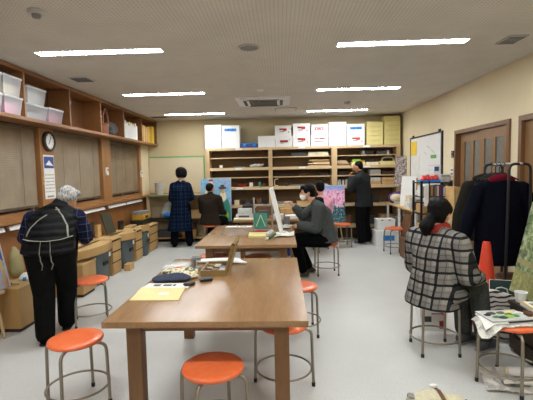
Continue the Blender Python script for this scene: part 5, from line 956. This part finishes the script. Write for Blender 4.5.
class Person:
    def __init__(s, label, loc, yaw, base, pose, head=(0, 0, 0), skin='skin', voxel=.009, build=1.0, hands=None, hs=1.0, group=None):
        s.t = thing('person', label, 'person', loc, yaw, group); s.vx = voxel
        J = {k: V(v) for k, v in {**base, **pose}.items()}; s.J = J; s.skin = skin; s.k = build; s.hs = hs
        s.H = headmat(J['head'], *head); s.R3 = s.H.to_3x3()
        m = MB(); k = build
        m.hull([(J['pelvis'], (.15 * k, .10, .10)), (J['waist'], (.125 * k, .09, .08))]); m.hull([(J['waist'], (.125 * k, .09, .08)), (J['chest'], (.15 * k, .10, .12))])
        m.hull([(J['chest'], (.14 * k, .10, .10)), (J['shL'], .055), (J['shR'], .055), (J['neck'], .05)])
        hb = s.H @ V((0, -.02, -.07)); m.hull([(J['neck'], .056), (hb, .05)])
        h = s.hpt; g = hs
        m.hull([h((0, -.012, .03), (.074, .092, .088)), h((0, .025, -.02), (.062, .062, .06))]); m.hull([h((0, .0, -.01), (.064, .07, .06)), h((0, .048, -.078), (.032, .034, .028)), h((0, .07, -.03), (.03, .02, .03))])
        m.hull([h((0, .094, .022), (.008, .007, .01)), h((0, .106, -.012), (.012, .012, .010)), h((.014, .092, -.014), (.008, .009, .007)), h((-.014, .092, -.014), (.008, .009, .007))])
        for e in (-1, 1): m.hull([h((e * .077, -.008, .012), (.008, .018, .018)), h((e * .074, -.004, -.02), (.007, .010, .012))])
        for S in 'LR':
            m.chain([J['sh' + S], J['el' + S], J['wr' + S]], [.050 * k, .040 * k, .026]); m.chain([J['hi' + S], J['kn' + S], J['an' + S]], [.085 * k, .056 * k, .038])
            f = s.fdir(S); a = J['an' + S]; m.hull([(a, .036), (a - f * .05 + V((0, 0, -.045)), .03), (a + f * .12 + V((0, 0, -.055)), .024)])
        for S in 'LR':
            d, n, curl = (hands or {}).get(S, (V(J['wr' + S]) - V(J['el' + S]), V((-1 if S == 'R' else 1, 0, 0)), .5))
            dd = V(d).normalized(); nn = V(n); nn = (nn - dd * nn.dot(dd)).normalized()
            want = V((0, 1, .3)) - dd * V((0, 1, .3)).dot(dd); sg = 1 if dd.cross(nn).dot(want) >= 0 else -1
            hand(m, J['wr' + S], dd, nn, sg, 1.0, curl)
        s.body = m.build('body', skin, s.t, voxel=voxel, relax=2, local=True)
        for e in (-1, 1): s.part([h((e * .031, .079, .022), (.013, .008, .007))], 'eye', 'eye_dark')
        s.part([h((0, .087, -.048), (.021, .007, .005))], 'lips', 'lips')
    def hpt(s, c, r):
        g = s.hs; return (s.H @ (V(c) * g), tuple(x * g for x in r), s.R3)
    def fdir(s, S):
        J = s.J; d = V((0, 1, 0)); 
        if 'to' + S in J: d = V(J['to' + S])
        return d.normalized()
    def part(s, balls, name, mat, voxel=None, parent=None):
        m = MB(); m.hull(balls, 3); return m.build(name, mat, parent or s.t, local=True, voxel=voxel)
    def soft(s, hulls, name, mat, voxel=None, relax=4, parent=None, clip=None):
        m = MB()
        for h in hulls: m.hull(h)
        return m.build(name, mat, parent or s.t, local=True, voxel=voxel or s.vx, relax=relax, clip=clip)
    def hair(s, mat, bumps=(), cap=((0, -.032, .048), (.084, .098, .086))):
        hs = [[s.hpt(*cap)]] + [[s.hpt(*b) for b in (bb if isinstance(bb, list) else [bb])] for bb in bumps]
        return s.soft(hs, 'hair', mat, relax=2)
    def torso(s, g=.03, hem=None, hemr=(.2, .14), top=.075, neckr=.06):
        J, k = s.J, s.k; hs = [[(J['pelvis'], (.155 * k + g, .11 + g, .10)), (J['waist'], (.14 * k + g, .105 + g, .08))], [(J['waist'], (.14 * k + g, .105 + g, .08)), (J['chest'], (.158 * k + g, .115 + g, .12))],
              [(J['chest'], (.15 * k + g, .11 + g, .10)), (J['shL'], .05 + g), (J['shR'], .05 + g)], [(J['shL'], .04 + g), (J['shR'], .04 + g), (J['neck'], neckr + g * .3)]]
        if hem: hs.append([(J['waist'], (.14 * k + g, .105 + g, .06)), (V(hem), (*hemr, .015))])
        return hs
    def sleeves(s, g=.025, cut=.94, which='LR'):
        J, k = s.J, s.k; hs = []
        for S in which:
            w = V(J['el' + S]).lerp(J['wr' + S], cut); hs += [[(J['sh' + S], .054 * k + g), (J['el' + S], .044 * k + g)], [(J['el' + S], .044 * k + g), (w, .034 + g * .8)]]
        return hs
    def trousers(s, mat, g=.02, flare=.0, cut=.92, name='trousers'):
        J, k = s.J, s.k; hs = [[(J['pelvis'], (.15 * k + g, .105 + g, .09)), (J['hiL'], .09 * k + g), (J['hiR'], .09 * k + g)]]
        for S in 'LR':
            w = V(J['kn' + S]).lerp(J['an' + S], cut); hs += [[(J['hi' + S], .09 * k + g), (J['kn' + S], .062 * k + g)], [(J['kn' + S], .062 * k + g), (w, .045 + g + flare)]]
        return s.soft(hs, name, mat)
    def shoes(s, mat, sole='rubber', L=.13, trim=None):
        for S in 'LR':
            a = s.J['an' + S]; f = s.fdir(S); z0 = a.z - .083; fl = lambda z: V((a.x, a.y, z0 + z))
            o = s.soft([[(fl(.045) - f * .045, (.04, .04, .042)), (fl(.035) + f * L, (.042, .042, .032))], [(fl(.05) - f * .03, .042), (V(a) + V((0, 0, .01)), .047)], [(fl(.045) + f * .03, .045), (fl(.035) + f * L * .8, (.046, .046, .034))]], 'shoe', mat, voxel=.007, relax=2,
                     clip=lambda c: V((c.x, c.y, max(c.z, z0 + .003))))
            m = MB(); m.hull([(fl(.008) - f * .05, (.042, .042, .008)), (fl(.008) + f * L * .98, (.046, .046, .008))], 3)
            m.build('sole', sole, o, local=True, clip=lambda c: V((c.x, c.y, max(c.z, z0 + .001))))
            if trim:
                m = MB(); m.ring(V(a) + V((0, 0, .03)), .046, .009); m.tube([fl(.075) + f * .03 + V((0, 0, 0)), fl(.062) + f * .075], .012); m.build('shoe_trim', trim, o, local=True)

# 1 --- man with the quilted vest, bending over the benches on the left
p = Person('person in a black quilted vest over a plaid shirt, bending forward at the low benches', (-2.13, 3.62, 0), R(16), STAND,
           dict(pelvis=(-.02, -.03, .84), waist=(-.01, .03, .97), chest=(.0, .14, 1.07), neck=(.02, .23, 1.19), head=(.095, .31, 1.265), shL=(-.195, .19, 1.10), shR=(.195, .19, 1.10),
                elL=(-.275, .22, .92), wrL=(-.22, .44, .82), elR=(.25, .25, .90), wrR=(.20, .50, .82), hiL=(-.10, -.03, .80), hiR=(.09, -.01, .80), knL=(-.07, -.05, .43), knR=(.08, .15, .44), anL=(-.055, -.14, .085), anR=(.05, .20, .085)),
           head=(R(-38), R(32), 0), voxel=.008, build=1.12)
J = p.J
p.hair('hair_grey', [((0, -.055, .0), (.074, .07, .07)), ((.02, .03, .095), (.06, .05, .035)), ((.074, -.02, .03), (.02, .05, .05)), ((-.074, -.02, .03), (.02, .05, .05))], cap=((0, -.03, .052), (.09, .10, .09)))
p.soft(p.sleeves(.026, .9) + [[(J['neck'], .075), (J['neck'] + V((.02, .03, .05)), .062)]], 'shirt', 'plaid_navy')
vest = p.soft([[(J['pelvis'] + V((0, .01, -.02)), (.235, .18, .05)), (J['waist'], (.225, .17, .08))], [(J['waist'], (.22, .17, .08)), (J['chest'], (.225, .165, .12))], [(J['chest'], (.22, .16, .10)), (J['shL'], .07), (J['shR'], .07)], [(J['shL'], .068), (J['shR'], .068), (J['neck'], .08)], [(J['neck'], .082), (J['neck'] + V((.02, .04, .045)), .072)]], 'vest', 'quilt_black')
p.trousers('black_denim', .025, .012, 1.0); p.shoes('black_cloth', 'rubber')
# apron straps lie on the vest: find its surface from behind
from mathutils.bvhtree import BVHTree
def onto(o, x, z, off=.004, ydir=1):
    bv = BVHTree.FromPolygons([v.co.copy() for v in o.data.vertices], [q.vertices[:] for q in o.data.polygons])
    h = bv.ray_cast(V((x, -2 * ydir, z)), V((0, ydir, 0))); return (h[0] + V((0, -off * ydir, 0))) if h[0] else None
def strap(path, name, w=.011):
    pts = []
    for (x0, z0), (x1, z1) in zip(path, path[1:]):
        for i in range(9):
            q = onto(vest, x0 + (x1 - x0) * i / 8, z0 + (z1 - z0) * i / 8)
            if q: pts.append(q)
    if len(pts) > 2: MB().tube(pts, w, 8, flat=(w, .003)).build(name, 'strap', ap, local=True)
ap = MB().hull([((0, .15, .74), (.20, .015, .2)), ((.01, .21, .95), (.2, .015, .1))]).build('apron', 'black_cloth', p.t, local=True)
strap([(.02, 1.21), (.10, 1.14), (.15, 1.05), (.165, .95)], 'apron_strap'); strap([(-.03, 1.15), (-.1, 1.1), (-.155, 1.04), (-.18, .97)], 'apron_strap')
strap([(-.21, .945), (-.1, .935), (0, .93), (.1, .935), (.21, .955)], 'apron_tie', .012)
strap([(-.045, .93), (-.05, .86), (-.05, .80)], 'apron_tie'); strap([(.03, .93), (.035, .86), (.035, .80)], 'apron_tie')
for x in (-.05, .035):
    q = onto(vest, x, .80)
    if q: MB().tube([q, q + V((.004, -.004, -.04)), q + V((.014, .01, -.08)), q + V((.004 if x < 0 else -.004, .02, -.125))], .009, 8, flat=(.010, .004)).build('tie_end', 'strap', ap, local=True)

# 2 --- woman in the long blue plaid coat at the back wall
p = Person('person standing with back turned in a long dark blue plaid coat by the green counter', (-2.04, 8.14, 0), R(6), STAND,
           dict(pelvis=(0, 0, .84), waist=(0, 0, .98), chest=(0, .02, 1.12), neck=(.01, .03, 1.31), head=(.025, .06, 1.46), shL=(-.135, .02, 1.23), shR=(.135, .02, 1.23), elL=(-.18, .02, .98), elR=(.205, .04, 1.0), wrL=(-.12, .2, .88), wrR=(.15, .24, .95),
                hiL=(-.09, 0, .82), hiR=(.09, 0, .82), knL=(-.13, 0, .45), knR=(.13, .02, .45), anL=(-.15, -.06, .085), anR=(.15, -.02, .085)), head=(R(-20), R(18), 0), voxel=.011)
J = p.J
p.hair('hair_black', [((0, -.045, .01), (.11, .10, .10)), ((.07, -.01, .02), (.05, .07, .09)), ((-.07, -.01, .02), (.05, .07, .09)), ((0, .045, .09), (.08, .045, .045))], cap=((0, -.03, .055), (.122, .125, .105)))
p.soft(p.torso(.03, (-.04, .0, .33), (.265, .20)) + p.sleeves(.035, .97), 'coat', 'plaid_coat'); p.soft([[(J['neck'], .07), (J['neck'] + V((0, .01, .04)), .06)]], 'collar', 'grey_light')
p.trousers('navy_cloth', .02, .015, .95); p.shoes('black_cloth')
# 3 --- man in brown, seated before the blue painting
p = Person('person seated with back turned in a dark brown jacket before the blue painting', (-1.42, 8.02, 0), R(-14), SIT,
           dict(head=(-.01, .07, 1.17), neck=(0, .02, 1.03), shL=(-.175, .0, .97), shR=(.175, .0, .97), elL=(-.20, .06, .72), elR=(.20, .08, .72), wrR=(.17, .32, .66), wrL=(-.14, .3, .64), knL=(-.14, .40, .50), knR=(.14, .40, .50), anL=(-.16, .30, .085), anR=(.16, .30, .085)), head=(R(-8), R(10), 0), voxel=.011, build=1.0)
p.hair('hair_brown', [((0, -.06, .0), (.074, .06, .07))], cap=((0, -.04, .036), (.083, .095, .078)))
p.soft(p.torso(.036, (0, -.02, .47), (.235, .18)) + p.sleeves(.032), 'jacket', 'brown_jacket'); p.soft([[(p.J['neck'], .075), (p.J['neck'] + V((0, .01, .035)), .064)]], 'collar', 'brown_jacket')
p.trousers('black_denim', .02, .015); p.shoes('black_cloth')
# 4 --- man at the bookcase, hand at his chin
p = Person('person in a dark jacket standing sideways at the bookcase with a hand at the chin', (1.66, 8.16, 0), R(52), STAND,
           dict(pelvis=(0, -.02, .88), chest=(0, .02, 1.21), neck=(0, .05, 1.39), head=(0, .13, 1.535), waist=(0, -.01, 1.03), shL=(-.19, .03, 1.32), shR=(.19, .03, 1.32), elL=(-.20, .18, 1.10), wrL=(-.05, .26, 1.32), elR=(.20, .16, 1.08), wrR=(-.02, .27, 1.13),
                hiL=(-.09, 0, .84), hiR=(.09, 0, .84), knL=(-.11, .02, .46), knR=(.11, .02, .46), anL=(-.12, -.02, .085), anR=(.12, -.02, .085)), head=(R(18), R(22), 0), skin='skin_tan', voxel=.010, build=1.08, hands={'L': ((.1, .25, 1), (.3, -1, .2), 1.0), 'R': ((-1, .25, .1), (0, -1, 0), .5)})
p.hair('hair_black', [((0, -.06, .0), (.072, .06, .07))], cap=((0, -.04, .042), (.083, .095, .082)))
p.soft(p.torso(.035, (0, -.01, .76), (.235, .17)) + p.sleeves(.032), 'jacket', 'dark_jacket'); p.soft([[(p.J['neck'], .072), (p.J['neck'] + V((0, .02, .04)), .062)]], 'collar', 'dark_jacket')
p.trousers('black_denim', .026, .02, .98); p.shoes('grey_dark', 'grey_light')
# 5 --- woman in mask painting at the middle table
p = Person('person in a grey jacket and white mask seated painting at the middle table', (.61, 5.72, 0), R(88), SIT,
           dict(pelvis=(0, -.02, .55), waist=(0, -.01, .69), chest=(0, .035, .89), neck=(0, .125, 1.05), head=(.0, .235, 1.18), shL=(-.17, .075, .985), shR=(.17, .075, .985),
                elL=(-.20, .13, .71), wrL=(-.12, .355, .745), elR=(.19, .30, .84), wrR=(.13, .44, 1.0), knL=(-.10, .41, .515), knR=(.10, .41, .515), anL=(-.11, .31, .085), anR=(.13, .22, .085)), head=(R(8), R(8), 0), voxel=.0075, build=1.05,
           hands={'R': ((-.05, .75, .75), (-.2, .6, -.7), 1.1), 'L': ((.15, 1, -.05), (0, 0, -1), .5)})
J = p.J
p.hair('hair_black', [((0, -.055, .0), (.078, .07, .075)), ((0, .048, .092), (.062, .045, .034)), ((.062, .02, .05), (.026, .04, .05)), ((-.062, .02, .05), (.026, .04, .05))], cap=((0, -.03, .052), (.09, .10, .09)))
mk = p.soft([[p.hpt((0, .088, -.012), (.02, .02, .014)), p.hpt((0, .078, -.075), (.026, .02, .016)), p.hpt((.04, .055, -.04), (.022, .02, .03)), p.hpt((-.04, .055, -.04), (.022, .02, .03))], [p.hpt((0, .1, -.035), (.022, .014, .03))]], 'face_mask', 'mask_white', voxel=.006)
m = MB()
for e in (-1, 1): m.tube([p.H @ V((e * .06, .05, -.02)), p.H @ V((e * .079, .02, .0)), p.H @ V((e * .082, -.012, .012))], .0022, 6)
m.build('ear_loop', 'white', mk, local=True)
p.soft(p.torso(.034, (0, -.045, .50), (.21, .155)) + p.sleeves(.036, .93, 'L') + p.sleeves(.034, .72, 'R'), 'jacket', 'grey_jacket'); p.soft([[(J['neck'] + V((0, -.05, -.015)), (.11, .08, .05)), (J['neck'] + V((0, -.05, .05)), (.085, .07, .03))]], 'hood', 'dark_green_scarf')
p.trousers('black_cloth', .02, .005); p.shoes('brown_dark', 'khaki')
# 6 --- person in pink
p = Person('person with short black hair in a pink top seated before the cherry blossom canvas', (.76, 7.42, 0), R(4), SIT, dict(head=(-.04, .05, 1.17), neck=(-.01, .02, 1.0), shL=(-.13, 0, .93), shR=(.135, 0, .93), elL=(-.16, .1, .72), elR=(.16, .1, .72), wrL=(-.12, .3, .66), wrR=(.12, .3, .66)), head=(R(10), R(8), 0), voxel=.012, build=.85)
p.hair('hair_black', [((0, -.05, .0), (.08, .075, .08))], cap=((0, -.03, .05), (.09, .10, .088)))
p.soft(p.torso(.02, (0, -.02, .5), (.17, .15)) + p.sleeves(.022), 'sweater', 'pink_cloth'); p.trousers('black_denim', .02); p.shoes('black_cloth')
# 7 --- woman in the grey plaid coat, foreground right
p = Person('seated person in a grey and black plaid coat with dark ponytail and red scarf', (1.257, 3.315, 0), R(-60), SIT,
           dict(pelvis=(0, -.02, .55), waist=(0, -.01, .66), chest=(0, .01, .81), neck=(0, .04, .985), head=(-.02, .08, 1.12), shL=(-.195, .01, .915), shR=(.195, .01, .915),
                elL=(-.245, .04, .67), wrL=(-.16, .30, .58), elR=(.25, .07, .67), wrR=(.17, .31, .60), hiL=(-.10, 0, .54), hiR=(.10, 0, .54), knL=(-.03, .38, .51), knR=(.13, .37, .52), anL=(.04, .32, .085), anR=(.22, .33, .085)),
           head=(R(10), R(16), 0), voxel=.0075, build=1.1, hands={'R': ((-.35, 1, -.15), (-.2, .1, -1), .45), 'L': ((.3, 1, -.1), (.2, .1, -1), .45)})
J = p.J
p.hair('hair_black', [[((0, -.05, .0), (.08, .08, .08)), ((0, -.03, -.05), (.062, .05, .04))], ((0, .04, .09), (.062, .045, .035)), ((.06, .0, .05), (.03, .06, .05)), ((-.06, .0, .05), (.03, .06, .05)),
                      [((-.02, -.10, -.05), (.045, .045, .045)), ((-.035, -.125, -.12), (.06, .055, .05))], [((-.035, -.125, -.12), (.058, .052, .05)), ((-.04, -.11, -.17), (.03, .03, .03))]], cap=((0, -.03, .05), (.096, .108, .096)))
mk = p.soft([[p.hpt((0, .088, -.012), (.02, .02, .014)), p.hpt((0, .078, -.075), (.026, .02, .016)), p.hpt((.04, .055, -.04), (.022, .02, .03)), p.hpt((-.04, .055, -.04), (.022, .02, .03))]], 'face_mask', 'mask_white', voxel=.006)
p.soft([[(J['neck'] + V((0, -.01, .005)), (.10, .09, .035)), (J['neck'] + V((.01, .02, .055)), (.078, .072, .028))]], 'scarf', 'red_cloth')
coat = p.soft(p.torso(.045, (0, -.05, .40), (.245, .17)) + p.sleeves(.042, .95) + [[(J['waist'], (.2, .16, .05)), (V((0, .02, .48)), (.26, .20, .05)), (V((0, .16, .55)), (.20, .08, .04))]], 'coat', 'plaid_grey')
p.trousers('grey_trousers', .015, .012, .9); p.shoes('grey_dark', 'grey', trim='pink')
EXPO = 1.42
# ------------------------------------------------------------------ camera and render settings
cam = bpy.data.cameras.new('camera'); co = bpy.data.objects.new('camera', cam); COL.objects.link(co)
F_, YAW, PIT, ROL = 403.5, .0358, .0738, .0206
cam.sensor_width = 36; cam.sensor_fit = 'HORIZONTAL'; cam.lens = F_ / 533 * 36; cam.clip_start = .05
fw = V((-math.sin(YAW) * math.cos(PIT), math.cos(YAW) * math.cos(PIT), -math.sin(PIT))); r0 = V((math.cos(YAW), math.sin(YAW), 0)); u0 = r0.cross(fw)
rr = r0 * math.cos(ROL) - u0 * math.sin(ROL); uu = r0 * math.sin(ROL) + u0 * math.cos(ROL)
M3 = Matrix((rr, uu, -fw)).transposed(); co.matrix_world = Matrix.Translation((0, 0, 1.52)) @ M3.to_4x4()
SC.camera = co
wd = bpy.data.worlds.new('world'); SC.world = wd; wd.use_nodes = True; wd.node_tree.nodes['Background'].inputs[0].default_value = (.02, .02, .025, 1); wd.node_tree.nodes['Background'].inputs[1].default_value = 1
SC.view_settings.view_transform = 'Standard'; SC.view_settings.look = 'None'; SC.view_settings.gamma = 1; SC.view_settings.exposure = EXPO
